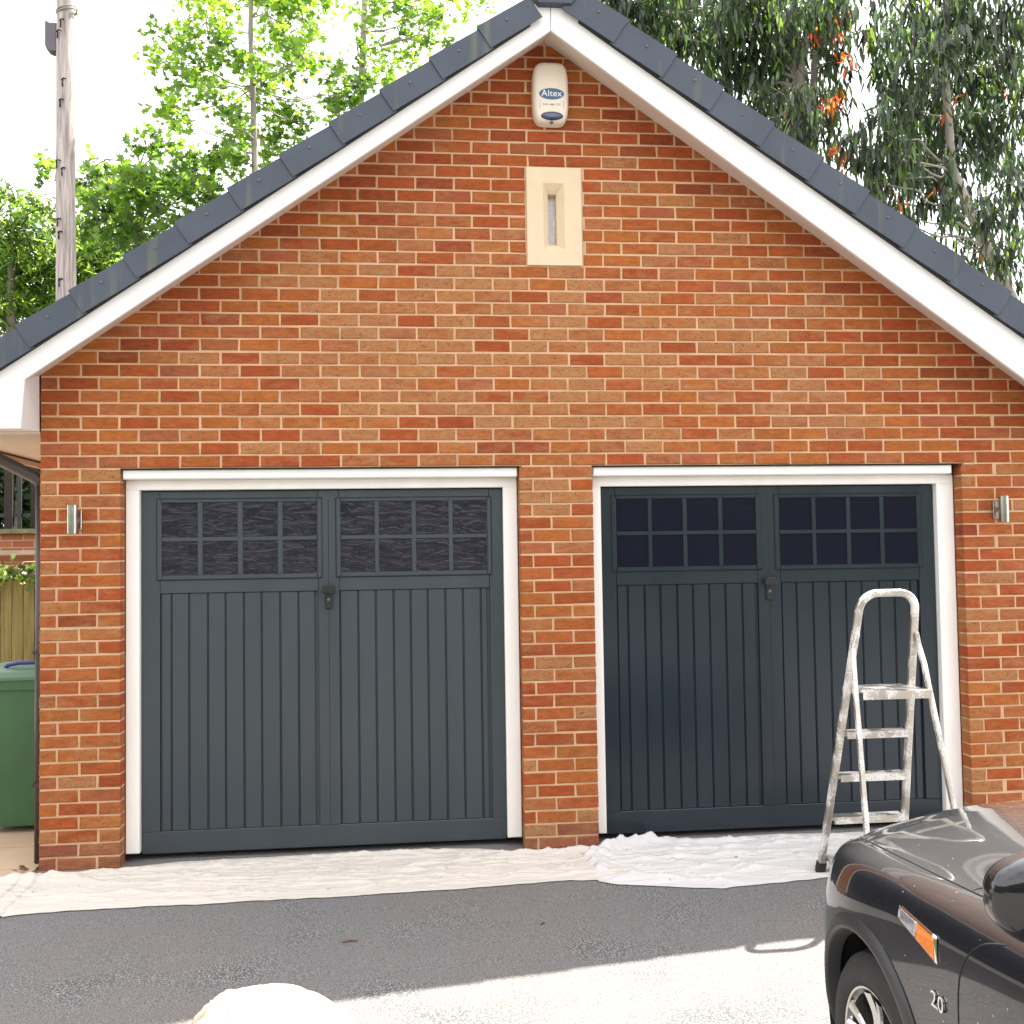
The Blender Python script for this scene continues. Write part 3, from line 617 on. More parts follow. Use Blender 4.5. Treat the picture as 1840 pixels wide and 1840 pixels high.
# ------------------------------------------------------------------ dust sheets
def cloth(name, n, k, front, back, label, matl, amp, seed, rolls=(), xr=None, group=None):
    """front/back: lists of (x, y) along the sheet; strips between are wrinkled"""
    def curve(pts, t):
        xs_ = [p[0] for p in pts]; x = xs_[0]+(xs_[-1]-xs_[0])*t; return x, float(np.interp(x, xs_, [p[1] for p in pts]))
    Gd = []
    for i in range(n+1):
        t = i/n; fx, fy = curve(front, t); bx, by = curve(back, t); row = []
        for j in range(k+1):
            s = j/k; x = fx+(bx-fx)*s; y = fy+(by-fy)*s
            ed = min(s, 1-s, t*4, (1-t)*4); ew = min(1, ed*9)
            y += .012*noise.noise(Vector((x*3.1, seed, 0)))*(1 if s < .5 else -1)*1.4+.008*noise.noise(Vector((x*13, seed+4, s)))
            # long creases running mostly along the sheet
            q = Vector((x*1.4, y*8.5+.5*noise.noise(Vector((x*1.6, y*2, seed))), seed)); r1 = 1-abs(noise.noise(q))*2.6
            q2 = Vector((x*3.6+y*2, y*19, seed+9)); r2 = 1-abs(noise.noise(q2))*2.4
            q3 = Vector((x*9, y*26+x*3, seed+21)); r3 = noise.noise(q3)
            q4 = Vector((x*7+y*6, y*42-x*2, seed+33)); r4 = max(1-abs(noise.noise(q4))*3.2, 0)
            h = amp*(max(r1, 0)**7*.75+max(r2, 0)**5*.60+.08*r3+.20+.34*r4**3*(.4+.6*max(noise.noise(Vector((x*2, y*3, seed+40)))+.4, 0)))
            for (rx, ry, rl, rw, rh, ang) in rolls:
                ca, sa = math.cos(ang), math.sin(ang); dx, dy = x-rx, y-ry; a = (dx*ca+dy*sa)/rl; b_ = (-dx*sa+dy*ca+.012*math.sin(dx*22+seed))/rw
                h += rh*math.exp(-a**4-b_*b_)*(1+.5*noise.noise(Vector((x*16, y*30, seed+2))))
            z = gz(y)+.0165*(1 if x < -.02 else (0 if x > .06 else .5))+.004+h*ew
            row.append((x, y, z))
        Gd.append(row)
    mb = MB(); mb.grid(Gd); o = mb.build(name, matl); fix_normals(o)
    if o.data.polygons[0].normal.z < 0: o.data.flip_normals()
    md = o.modifiers.new('t', 'SOLIDIFY'); md.thickness = .003; md.offset = 1
    return tag(o, label, 'dust sheet', 'dust sheets spread along the garage doors')
cloth('dust_sheet', 460, 86, [(-.02, -.74), (.10, -.70), (.38, -.65), (1.0, -.655), (1.39, -.645), (2.0, -.625), (2.53, -.60), (2.9, -.57), (3.3, -.60)],
      [(-.20, -.22), (-.05, -.10), (.10, -.045), (.40, -.035), (.75, .065), (1.3, .085), (1.9, .10), (2.45, .07), (2.68, -.03), (3.15, -.035)],
      'cream dust sheet lying flat in front of the left door and pier', M_clothA, .018, 1.3,
      rolls=[(.0, -.20, .34, .035, .035, .12), (.35, -.10, .55, .022, .020, .05), (1.9, .03, .7, .018, .014, .02), (2.9, -.10, .35, .02, .018, .0)])
cloth('dust_sheet', 420, 86, [(3.05, -.60), (3.14, -.66), (3.35, -.72), (3.67, -.79), (4.0, -.75), (4.25, -.70), (4.6, -.60), (5.3, -.62)],
      [(2.98, -.24), (3.10, -.10), (3.25, .0), (3.40, .10), (3.9, .075), (4.3, .085), (4.65, .06), (5.2, .05)],
      'whiter rumpled dust sheet under the stepladder with a bunched up left end', M_clothB, .019, 5.7,
      rolls=[(3.16, -.14, .17, .030, .040, .75), (3.22, -.06, .14, .022, .034, .5), (3.34, -.02, .22, .035, .038, .35), (3.45, .03, .2, .02, .03, .1), (3.1, -.40, .10, .03, .03, 1.3), (3.12, -.26, .12, .02, .028, 1.0), (3.3, -.60, .16, .03, .028, -.1), (3.8, -.02, .35, .03, .022, -.05), (3.6, -.30, .5, .016, .013, .03), (4.3, -.1, .25, .02, .016, .2)])
# a heaped sheet out on the drive
def heap():
    Gd = []; n, k = 120, 90; cx, cy = 1.515, -2.11
    for i in range(n+1):
        th = 2*math.pi*i/n; row = []
        for j in range(k+1):
            r = j/k
            ax_, ay_ = .325, .30
            if math.sin(th) < 0: ay_ = .60
            rr = r*(1+.05*noise.noise(Vector((math.cos(th)*2, math.sin(th)*2, 3)))+.02*math.sin(th*7)*r)
            lx, ly = math.cos(th)*rr*ax_, math.sin(th)*rr*ay_
            x, y = cx+lx+.02*ly, cy+ly+.12*lx
            h = .16*max(0, 1-r**3.4)*(1-.16*lx/.36)
            fold = 1-abs(noise.noise(Vector((lx*5+ly*4, ly*9-lx*3, 6))))*2.5; fold2 = 1-abs(noise.noise(Vector((lx*13+ly*9, ly*21-lx*5, 16))))*3
            h += (.030*max(fold, 0)**4+.012*max(fold2, 0)**3)*(1-r**5)*(.18+.82*min(1, max(0, -lx*5-ly*1.5)))+.008*noise.noise(Vector((x*18, y*22, 2)))*(1-r**6)
            if lx < -.16: h += -.10*((-lx-.16)/.18)**1.2*(1-r**4)+.02*math.sin(ly*60+lx*25)*(1-r**4)*min(1, (-lx-.16)*8)
            row.append((x, y, gz(y)+.004+max(h, 0)))
        Gd.append(row)
    mb = MB(); mb.grid(Gd); o = mb.build('dust_sheet', cloth_mat('stained_canvas', (.40, .35, .27), (.20, .14, .08))); bm = bmesh.new(); bm.from_mesh(o.data); bmesh.ops.remove_doubles(bm, verts=bm.verts, dist=1e-5); bmesh.ops.recalc_face_normals(bm, faces=bm.faces); bm.to_mesh(o.data); bm.free()
    tag(o, 'bundled dust sheet heaped on the sunlit tarmac at the bottom left', 'dust sheet', 'dust sheets heaped on the drive')
heap()

# ------------------------------------------------------------------ stepladder
def alu():
    m = mat('paint_spattered_aluminium', (.56, .52, .46), .34, metal=.9, var=.15, vscale=14, bump=.12, bscale=120)
    t = m.node_tree; b = t.nodes['Principled BSDF']; L = t.links.new
    tc = t.nodes.new('ShaderNodeTexCoord'); n = t.nodes.new('ShaderNodeTexNoise'); n.inputs['Scale'].default_value = 105; n.inputs['Detail'].default_value = 6; n.inputs['Roughness'].default_value = .7; L(tc.outputs['Object'], n.inputs['Vector'])
    nb_ = t.nodes.new('ShaderNodeTexNoise'); nb_.inputs['Scale'].default_value = 9; nb_.inputs['Detail'].default_value = 2; L(tc.outputs['Object'], nb_.inputs['Vector'])
    am = t.nodes.new('ShaderNodeMath'); am.operation = 'MULTIPLY_ADD'; am.inputs[1].default_value = .9; L(nb_.outputs['Fac'], am.inputs[0]); L(n.outputs['Fac'], am.inputs[2])
    r = t.nodes.new('ShaderNodeValToRGB'); r.color_ramp.elements[0].position = .94; r.color_ramp.elements[1].position = 1.0; L(am.outputs[0], r.inputs[0])
    src = b.inputs['Base Color'].links[0].from_socket; mx = t.nodes.new('ShaderNodeMix'); mx.data_type = 'RGBA'; L(r.outputs[0], mx.inputs[0]); L(src, mx.inputs[6]); mx.inputs[7].default_value = (.76, .74, .70, 1); L(mx.outputs[2], b.inputs['Base Color'])
    mr = t.nodes.new('ShaderNodeMapRange'); mr.inputs['To Min'].default_value = .85; mr.inputs['To Max'].default_value = .0; L(r.outputs[0], mr.inputs['Value']); L(mr.outputs[0], b.inputs['Metallic'])
    mr2 = t.nodes.new('ShaderNodeMapRange'); mr2.inputs['To Min'].default_value = .35; mr2.inputs['To Max'].default_value = .8; L(r.outputs[0], mr2.inputs['Value']); L(mr2.outputs[0], b.inputs['Roughness'])
    return m
M_alu = alu(); M_rub = mat('black_rubber', (.02, .02, .02), .8)
L0 = Vector((4.481, -.631, 0)); aV = Vector((.003, -1, 0)).normalized(); wV = Vector((1, .003, 0)).normalized()
S1, W0, KW, S2, ZP, ZH, Z1, DZ = .273, .231, .058, .252, 1.252, 1.515, .068, .234
def LM(z, s): return L0+aV*S1*z+wV*s*(W0-KW*z)+Vector((0, 0, z))
def LB(z, s): return L0+aV*(S1*ZP+S2*(ZP-z)+.02)+wV*s*(W0-KW*z+.022)+Vector((0, 0, z))
T = thing('stepladder', (4.481, -.9, 0), 'paint spattered aluminium stepladder with a hoop top in front of the right door', 'stepladder')
mb = MB(); path = [LM(.02, -1), LM(1.42, -1)]
for i in range(1, 7):
    a = i/6*math.pi/2; zc = 1.42+.085*math.sin(a); path.append(LM(zc, -1)+wV*.085*(1-math.cos(a)))
for i in range(6, 0, -1):
    a = i/6*math.pi/2; zc = 1.42+.085*math.sin(a); path.append(LM(zc, 1)-wV*.085*(1-math.cos(a)))
path += [LM(1.42, 1), LM(.02, 1)]
mb.rectsweep(path, aV, .030, .037); mb.build('hoop_frame', M_alu, T)
for k in range(4):
    z = Z1+DZ*k; a = LM(z, -1); b = LM(z, 1); mb = MB(); t2 = .020
    for (z0, z1, d0, d1) in ((.010, .014, -.040, .040), (-.022, .010, .036, .040), (-.022, .010, -.040, -.036)):
        pa = [a+wV*t2+aV*d0+Vector((0, 0, z0)), b-wV*t2+aV*d0+Vector((0, 0, z0)), b-wV*t2+aV*d1+Vector((0, 0, z0)), a+wV*t2+aV*d1+Vector((0, 0, z0))]
        mb.add(pa+[p+Vector((0, 0, z1-z0)) for p in pa], [(3, 2, 1, 0), (4, 5, 6, 7), (0, 1, 5, 4), (1, 2, 6, 5), (2, 3, 7, 6), (3, 0, 4, 7)])
    o = mb.build('tread', M_alu, T); fix_normals(o)
z = Z1+DZ*4; mb = MB(); a = LM(z, -1); b = LM(z, 1)
for (z0, z1, d0, d1, e) in ((.010, .016, -.060, .190, .01), (-.026, .010, .186, .190, .01), (-.026, .010, -.06, -.056, .01)):
    pa = [a+wV*(.02+e)+aV*d0+Vector((0, 0, z0)), b-wV*(.02+e)+aV*d0+Vector((0, 0, z0)), b-wV*(.0-.012)+aV*d1+Vector((0, 0, z0)), a+wV*(.0-.0)+aV*d1+Vector((0, 0, z0))]
    if d0 > 0: pa = [a+aV*d0+Vector((0, 0, z0)), b+wV*.012+aV*d0+Vector((0, 0, z0)), b+wV*.012+aV*d1+Vector((0, 0, z0)), a+aV*d1+Vector((0, 0, z0))]
    mb.add(pa+[p+Vector((0, 0, z1-z0)) for p in pa], [(3, 2, 1, 0), (4, 5, 6, 7), (0, 1, 5, 4), (1, 2, 6, 5), (2, 3, 7, 6), (3, 0, 4, 7)])
o = mb.build('platform', M_alu, T); fix_normals(o)
for s in (-1, 1):
    mb = MB(); p0 = LM(1.30, s)+aV*.02
    path = [p0, LB(1.22, s)+aV*-.004-wV*s*.006, LB(1.14, s)]+[LB(z, s) for z in (.9, .5, 0.0)]
    mb.rectsweep(path, aV, .030, .023); mb.build('rear_leg', M_alu, T)
    mb = MB(); q = LB(.0, s); zb = gz(q.y)+.012; mb.rectsweep([LB(.03, s), Vector((q.x, q.y, zb))], aV, .04, .034); mb.build('rubber_foot', M_rub, T)
    mb = MB(); q = LM(0, s); mb.rectsweep([LM(.055, s), Vector((q.x, q.y, gz(q.y)+.012))], aV, .040, .050); mb.build('rubber_foot', M_rub, T)
    mb = MB(); q = LM(1.29, s); mb.lathe([(0, .0001), (0, .009), (.012, .009)], q+aV*.012+wV*s*.0, aV, 12); mb.build('pivot_bolt', M_black, T)

# ------------------------------------------------------------------ wheelie bin
def bin_():
    x1 = -.02; cx = -.40; y0 = .72
    t = thing('wheelie_bin', (cx, y0+.3, .017), 'green wheelie bin with a blue lid handle standing in the side passage', 'wheelie bin')
    Mg = mat('green_bin_plastic', (.045, .125, .055), .5, var=.18, vscale=3, bump=.1, bscale=80); Mb = mat('blue_bin_handle', (.03, .05, .20), .4)
    Ml = mat('faded_green_lid', (.10, .20, .13), .45, var=.1, vscale=4)
    mb = MB(); rings = []
    for z, hw, hd in ((.06, .215, .20), (.10, .225, .21), (.55, .250, .245), (.92, .272, .28), (.925, .285, .295), (.985, .285, .295)):
        rings.append([(cx+x, y0+.3+(y_-0), z) for x, y_ in sup(0, 0, hw, hd, 48, 7)])
    vs = [p for r in rings for p in r]; n = 48
    mb.add(vs, [(k*n+i, k*n+(i+1) % n, (k+1)*n+(i+1) % n, (k+1)*n+i) for k in range(len(rings)-1) for i in range(n)]+[list(range(n))[::-1]], 0, True)
    mb.box(cx+.135, cx+.141, y0+.025, y0+.06, .78, .92)
    o = mb.build('bin_body', Mg, t); fix_normals(o); md = o.modifiers.new('e', 'EDGE_SPLIT'); md.split_angle = math.radians(35)
    mb = MB(); rings = []
    for z, hw, hd, dy in ((.986, .292, .305, 0), (1.005, .294, .308, 0), (1.035, .28, .29, 0), (1.055, .25, .25, .01), (1.06, .10, .10, .02)):
        rings.append([(cx+x, y0+.3+y_+dy, z) for x, y_ in sup(0, 0, hw, hd, 48, 6)])
    vs = [p for r in rings for p in r]
    mb.add(vs, [(k*n+i, k*n+(i+1) % n, (k+1)*n+(i+1) % n, (k+1)*n+i) for k in range(len(rings)-1) for i in range(n)]+[list(range(n))[::-1], [(len(rings)-1)*n+i for i in range(n)]], 0, True)
    o = mb.build('lid', Ml, t); fix_normals(o); md = o.modifiers.new('e', 'EDGE_SPLIT'); md.split_angle = math.radians(35)
    mb = MB(); mb.tube([(cx-.10, y0+.12, 1.04), (cx-.07, y0+.10, 1.075), (cx, y0+.09, 1.088), (cx+.10, y0+.09, 1.088), (cx+.16, y0+.10, 1.078), (cx+.19, y0+.12, 1.04)], .014, 8)
    mb.build('lid_handle', Mb, o)
    for s in (-1, 1):
        mb = MB(); mb.lathe([(-.025, .001), (-.025, .09), (-.018, .10), (.018, .10), (.025, .09), (.025, .001)], (cx+s*.24, y0+.53, .117), (1, 0, 0), 24); mb.build('wheel', M_rub, t)
bin_()

# ------------------------------------------------------------------ passage: fence, garden wall, railings
FY = 4.3
t = thing('timber_fence', (-3.2, FY, 0), 'green stained close board timber fence behind the wheelie bin', 'fence')
Mf = mat('green_stained_timber', (.20, .165, .055), .85, var=.35, vscale=6, bump=.4, bscale=30, stretch=(6, 1, .5))
Mf2 = mat('dry_timber', (.48, .36, .24), .85, var=.25, vscale=6)
mb = MB(); x = -6.5; random.seed(5)
while x < -.2:
    ww = .098; mb.box(x, x+ww, FY+random.uniform(0, .006), FY+.022, .05, 1.70+random.uniform(-.008, .008), ch=.002); x += ww+.006
mb.build('fence_panel', Mf, t)
mb = MB(); mb.box(-6.5, -.2, FY+.0285, FY+.07, .4, .48); mb.box(-6.5, -.2, FY+.0285, FY+.07, 1.4, 1.48); mb.build('rail', Mf, t)
for x in (-5.4, -3.6, -.75):
    mb = MB(); mb.box(x, x+.1, FY+.072, FY+.17, 0, 1.74); mb.build('post', Mf, t)
t = thing('garden_wall', (-3, 5.2, 0), 'brown brick garden wall with a red brick pillar behind the timber fence', 'wall')
mb = MB(); mb.box(-9, -1.72, 5.2, 5.42, -.2, 2.02); mb.build('brickwork', brick_tex(), t)
mb = MB(); mb.box(-1.72, -1.0, 5.12, 5.50, -.2, 3.3); o = mb.build('pillar', M_btex, t)
mb = MB(); mb.box(-9, -1.725, 5.14, 5.48, 2.022, 2.07); mb.build('coping', mat('mossy_coping', (.20, .19, .10), .9, var=.4, vscale=12, bump=.5), t)
mb = MB(); mb.box(-9, -1.0, 5.06, 5.115, 1.80, 1.845); mb.build('ledge', Mf2, t)
t = thing('railing', (-3, 5.3, 2.07), 'dark vertical railing on top of the garden wall', 'railing')
Mr = mat('dark_green_metal', (.012, .022, .020), .5); Mtr = mat('dark_weathered_pale', (.030, .022, .018), .9, var=.4, vscale=10)
for i, x in enumerate(np.arange(-5.0, -1.8, .135)):
    mb = MB(); mb.box(x, x+(.085 if i % 2 else .04), 5.29, 5.31, 2.072, 3.4); mb.build('pale', Mtr if i % 2 else Mr, t)
mb = MB(); mb.box(-9, -1.722, 5.315, 5.335, 2.2, 2.24); mb.box(-9, -1.722, 5.315, 5.335, 3.2, 3.24); mb.build('rail', Mr, t)
# shed-dark background behind the railing is the conifer hedge built below
# ------------------------------------------------------------------ telegraph pole
t = thing('telegraph_pole', (-2.43, 8, 0), 'weathered wooden telegraph pole with a small grey box near its top', 'telegraph pole')
Mp = mat('weathered_pole_wood', (.46, .41, .38), .9, var=.45, vscale=5, bump=.8, bscale=22, stretch=(5, 5, .35), var2=(.17, .14, .13))
mb = MB(); path = []; rad = []
for i in range(60):
    z = i*.19; path.append((-2.40-.009*(z-5)*.6+.006*noise.noise(Vector((0, 0, z*.8))), 8, z)); rad.append(.133-.0042*max(0, z-4)+.003*noise.noise(Vector((3, 0, z*2.5))))
mb.tube(path, rad, 18); mb.build('pole', Mp, t)
random.seed(9)
for z in (5.42, 6.05, 6.22, 6.9, 7.0, 7.82, 8.1, 8.75, 8.9):
    xo = -2.47+random.uniform(-.03, .05); mb = MB(); mb.tube([(xo, 7.88, z), (xo+.03, 7.855, z+.012), (xo+.065, 7.865, z+.008)], .010, 6); mb.tube([(xo+.01, 7.885, z), (xo+.012, 7.875, z-.09)], .009, 6)
    mb.build('cable_staple', M_gap, t)
mb = MB(); mb.tube([(-2.40+math.cos(a)*.128, 8+math.sin(a)*.128, 9.07+.03*math.sin(a*1.3)) for a in np.linspace(0, 2*math.pi, 24)], .012, 6); mb.tube([(-2.40+math.cos(a)*.130, 8+math.sin(a)*.130, 9.10+.035*math.cos(a)) for a in np.linspace(0, 2*math.pi, 24)], .009, 6)
mb.build('strap', mat('grey_strap', (.22, .24, .18), .7), t)
mb = MB(); mb.prism([(-2.665, 8.60), (-2.64, 8.53), (-2.59, 8.51), (-2.515, 8.51), (-2.515, 8.90), (-2.60, 8.90), (-2.665, 8.93)], 7.93, 8.09); o = mb.build('junction_box', mat('grey_box', (.085, .075, .095), .5), t); fix_normals(o); bevel(o, .012, 2)

# ------------------------------------------------------------------ trees
def leafshape(kind):
    if kind == 'maple':
        pts = []
        for a, r in ((-90, .18), (-62, .36), (-35, .55), (-20, .36), (-2, .92), (14, .50), (30, .62), (48, .95 if 0 else .88), (62, .48), (76, .70), (90, 1.12), (104, .70), (118, .48), (132, .88), (150, .62), (166, .50), (182, .92), (200, .36), (215, .55), (242, .36)):
            pts.append((math.cos(math.radians(a))*r*.5, math.sin(math.radians(a))*r*.5+.12))
        return [(x, y, -.10*abs(x)) for x, y in pts]
    if kind == 'lance': return [(0, 0, 0), (.085, -.20, .01), (.10, -.45, .0), (.06, -.76, -.03), (.02, -1.0, -.05), (-.045, -.76, -.03), (-.10, -.45, .0), (-.085, -.20, .01)]
    return [(0, 0, 0), (.30, .10, .02), (.34, .5, 0), (.12, .95, -.05), (0, 1.1, -.06), (-.12, .95, -.05), (-.34, .5, 0), (-.30, .10, .02)]
def leaves(name, centres, sizes, rots, kind, mats, midx, parent):
    """centres n x3, rots n 3x3, one n-gon per leaf"""
    L_ = np.array(leafshape(kind)); k = len(L_); n = len(centres)
    V_ = np.einsum('nij,kj->nki', rots, L_)*sizes[:, None, None]+centres[:, None, :]
    me = bpy.data.meshes.new(name); me.vertices.add(n*k); me.vertices.foreach_set('co', V_.reshape(-1))
    me.loops.add(n*k); me.loops.foreach_set('vertex_index', np.arange(n*k)); me.polygons.add(n)
    me.polygons.foreach_set('loop_start', np.arange(0, n*k, k)); me.polygons.foreach_set('loop_total', np.full(n, k))
    for m_ in mats: me.materials.append(m_)
    me.polygons.foreach_set('material_index', midx); me.update(calc_edges=True); me.validate()
    return link(name, me, parent)
def rotmats(n, tilt=(0, 1.2), hang=None):
    out = np.empty((n, 3, 3))
    for i in range(n):
        if hang is None: e = Euler((rng.uniform(*tilt), rng.normal(0, .5), rng.uniform(0, 6.283)), 'XYZ')
        else:
            e = Euler((rng.normal(0, hang), rng.uniform(-1.0, 1.0)*.25, rng.uniform(0, 6.283)), 'XYZ')
            out[i] = np.array(e.to_matrix() @ Euler((math.pi/2, 0, 0)).to_matrix()); continue
        out[i] = np.array(e.to_matrix())
    return out
def limb(mb, a, b, r0, r1, n=6, wob=.12, sag=0, seg=6):
    a, b = Vector(a), Vector(b); L_ = (b-a).length; P = []; R = []
    sd = random.random()*50
    for i in range(seg+1):
        t_ = i/seg; p = a.lerp(b, t_); wv = wob*L_*.25*math.sin(t_*math.pi)
        p += Vector((noise.noise(Vector((sd, t_*2, 0))), noise.noise(Vector((sd, t_*2, 5))), noise.noise(Vector((sd, t_*2, 9)))))*wv*2
        p.z -= sag*t_*t_; P.append(p); R.append(r0+(r1-r0)*t_)
    mb.tube(P, R, n); return P
def blob_tree(name, label, base, trunk_pts, trunk_r, blobs, ydep, kind, mats, leafsize, per, mweights, bark, hang=None, cat='tree', group=None, ysp=1.2, twig=True, shell=.0):
    """trunk_pts: (photo u, v, y) stations of the stem; blobs: (u, v, r_px) of foliage masses, each at its own depth"""
    t = thing(name, base, label, cat, group)
    mb = MB(); P = [Vector(base)]+[at_y(u, v, y) for u, v, y in trunk_pts]
    R = [trunk_r*(1-.62*i/(len(P)-1)) for i in range(len(P))]
    # smooth the stem
    PP = []; RR = []
    for i in range(len(P)-1):
        for q in range(5): tt = q/5; PP.append(P[i].lerp(P[i+1], tt)); RR.append(R[i]+(R[i+1]-R[i])*tt)
    PP.append(P[-1]); RR.append(R[-1]); mb.tube(PP, RR, 10)
    C_, Sz, mi = [], [], []
    for bl in blobs:
        u, v, rp = bl[:3]; dens = bl[3] if len(bl) > 3 else 1.0; y = ydep+rng.uniform(-ysp, ysp)
        c = at_y(u, v, y); sc = (c-CAM).length/FPX; R_b = rp*sc
        # branch from the nearest lower stem point
        cand = [p for p in PP if p.z < c.z-.1*R_b] or PP[:1]
        s0 = min(cand, key=lambda p: (p-c).length+.5*abs(p.z-c.z))
        if twig: limb(mb, s0, c, max(.010, RR[PP.index(s0)]*.32), .006, 5, .35, seg=8)
        n = int(per*dens*(R_b/.6)**2)
        ns = max(4, int(n/14)); sub = []
        for _ in range(ns):
            d = rng.normal(size=3); d /= np.linalg.norm(d); rr = R_b*(rng.uniform(.15, 1)**.6)
            p = c+Vector(d)*rr; sub.append(p)
            if twig and random.random() < .6: limb(mb, c, p, .008, .003, 4, .3, seg=3)
        mcl = rng.random(ns)
        for _ in range(n):
            k_ = rng.integers(ns); p = sub[k_]; q = rng.normal(0, R_b*.09+.05, 3)
            if hang is not None: q[2] = q[2]*1.4-.1*R_b
            C_.append((p.x+q[0], p.y+q[1], p.z+q[2])); Sz.append(leafsize*rng.uniform(.6, 1.25))
            r_ = (mcl[k_]*.65+rng.random()*.35); a = 0
            for i_, w_ in enumerate(mweights):
                a += w_
                if r_ < a: break
            mi.append(i_)
    mb.build('trunk', bark, t)
    n = len(C_)
    o = leaves('crown', np.array(C_), np.array(Sz), rotmats(n, hang=hang), kind, mats, mi, t)
    return t, n
ML = [leafm('maple_leaf_bright', (.13, .25, .025), (.42, .66, .05), .6), leafm('maple_leaf', (.07, .15, .018), (.24, .42, .04), .5), leafm('maple_leaf_dark', (.035, .085, .018), (.10, .20, .03), .4)]
ME = [leafm('eucalypt_leaf', (.042, .070, .030), (.09, .17, .05), .4), leafm('eucalypt_leaf_dark', (.022, .031, .020), (.04, .06, .03), .3), leafm('eucalypt_leaf_green', (.06, .12, .022), (.22, .36, .04), .5), leafm('eucalypt_leaf_red', (.38, .09, .02), (.65, .16, .03), .5)]
MC = [leafm('conifer_bright', (.14, .27, .03), (.42, .62, .06), .55), leafm('conifer_mid', (.045, .10, .016), (.12, .22, .03), .4), leafm('conifer_dark', (.02, .045, .012), (.04, .08, .02), .3)]
cnt = 0
random.seed(21)
t, n = blob_tree('maple_tree', 'tall slender maple with pale trunk and bright backlit leaves behind the left roof slope', (-.05, 9.5, 0),
    [(462, 420, 9.5), (458, 300, 9.5), (455, 180, 9.5), (450, 60, 9.5), (452, -80, 9.5), (455, -220, 9.5)], .065,
    [(370, 40, 55), (350, -40, 70), (290, 88, 34), (325, 120, 42), (270, 105, 18), (400, 110, 50), (480, 30, 55), (545, 40, 55), (450, -60, 80), (560, -60, 80), (300, 190, 36), (330, 215, 32), (375, 175, 42), (420, 245, 42), (400, 200, 34), (490, 185, 44), (520, 120, 40), (470, 120, 34), (540, 95, 34), (600, 115, 30), (545, 220, 40), (500, 270, 44), (410, 300, 40), (470, 250, 34, .7), (590, 170, 30), (630, 180, 26)],
    9.5, 'maple', ML, .16, 370, [.42, .38, .2], M_bark2); cnt += n
t, n = blob_tree('maple_tree', 'second maple with bright leaves hanging over the roof near the gable peak', (2.2, 11, 0),
    [(640, 260, 11), (650, 150, 11), (655, 0, 11), (660, -140, 11)], .09,
    [(640, 50, 36, .7), (625, 150, 40, .8), (660, 120, 40, .8), (700, 60, 42, .8), (720, 95, 42), (760, 40, 46, .8), (800, 25, 36), (790, 70, 30), (745, 10, 44), (690, -10, 46), (820, -20, 50), (660, -70, 70), (760, -80, 70), (590, 200, 34), (700, 140, 30), (890, 14, 12)],
    11, 'maple', ML, .16, 240, [.5, .34, .16], M_bark2); cnt += n
t, n = blob_tree('sycamore_tree', 'low dark leaved sycamore between the telegraph pole and the garage roof', (-2.3, 10.5, 0),
    [(240, 520, 10.5), (250, 400, 10.5), (255, 300, 10.5)], .12,
    [(262, 258, 26), (240, 265, 16), (300, 270, 24, .6), (315, 310, 50), (350, 330, 50), (245, 330, 52), (190, 345, 48), (230, 390, 58), (300, 370, 58), (165, 320, 34), (85, 298, 22), (100, 325, 28), (150, 290, 18, .5), (380, 345, 40), (180, 410, 50), (270, 430, 50), (160, 370, 30), (390, 290, 30, .7)],
    10.5, 'maple', ML, .19, 330, [.16, .50, .34], M_bark); cnt += n
for k_, (u0, v0, bl) in enumerate([
    (20, 360, [(15, 350, 22), (30, 385, 30), (20, 430, 48), (60, 430, 34), (30, 490, 55), (80, 490, 50), (10, 550, 50), (60, 560, 50), (45, 355, 20, .6), (-30, 470, 60), (100, 540, 50)]),
    (180, 430, [(70, 375, 26), (120, 410, 34), (160, 440, 44), (200, 440, 40), (190, 480, 44), (130, 480, 50), (150, 530, 50), (210, 520, 40), (240, 470, 34), (110, 445, 34)])]):
    t, n = blob_tree('conifer_tree', ['feathery bright green conifer at the far left edge', 'feathery bright green conifer right behind the telegraph pole'][k_], tuple(at_y(u0, 900, 12.5+k_).xy)+(0,),
        [(u0, 560, 12.5+k_), (u0, 420, 12.5+k_)], .12, bl, 12.5+k_, 'lance', MC, .19, 950, [.48, .34, .18], M_bark, ysp=.6, group='conifers behind the passage'); cnt += n
# dark understorey seen through the railing
t, n = blob_tree('laurel_bush', 'dark evergreen bush behind the railing in the side passage', (-3.2, 8.5, 0), [(30, 900, 8.5)], .06,
    [(10, 840, 60), (40, 870, 60), (20, 930, 60), (50, 800, 60), (10, 770, 60), (-40, 880, 80), (20, 700, 70), (60, 740, 60), (0, 900, 60), (60, 900, 50), (0, 800, 60), (45, 840, 50)], 8.5, 'oval', MC, .16, 330, [.02, .10, .88], M_bark, cat='bush'); cnt += n
random.seed(33)
EB = [(1100, -30, 70), (1150, 20, 50), (1185, 60, 40), (1130, 10, 40), (1225, 20, 55), (1250, 60, 46), (1210, 80, 24), (1290, 50, 55), (1300, 105, 42), (1265, 125, 28), (1350, 20, 60), (1350, 90, 50), (1400, 50, 60), (1440, 20, 60), (1330, 140, 34), (1385, 130, 50), (1435, 110, 50), (1480, 60, 50), (1380, 180, 40), (1430, 185, 50), (1400, 225, 30), (1460, 230, 40), (1500, 20, 46), (1495, 110, 34, .7), (1480, 170, 40), (1500, 215, 28, .8), (1490, 270, 30, .7), (1510, 300, 28, .7), (1360, 215, 22), (1540, 60, 28, .5), (1200, -40, 80), (1350, -60, 90), (1500, -50, 70)]
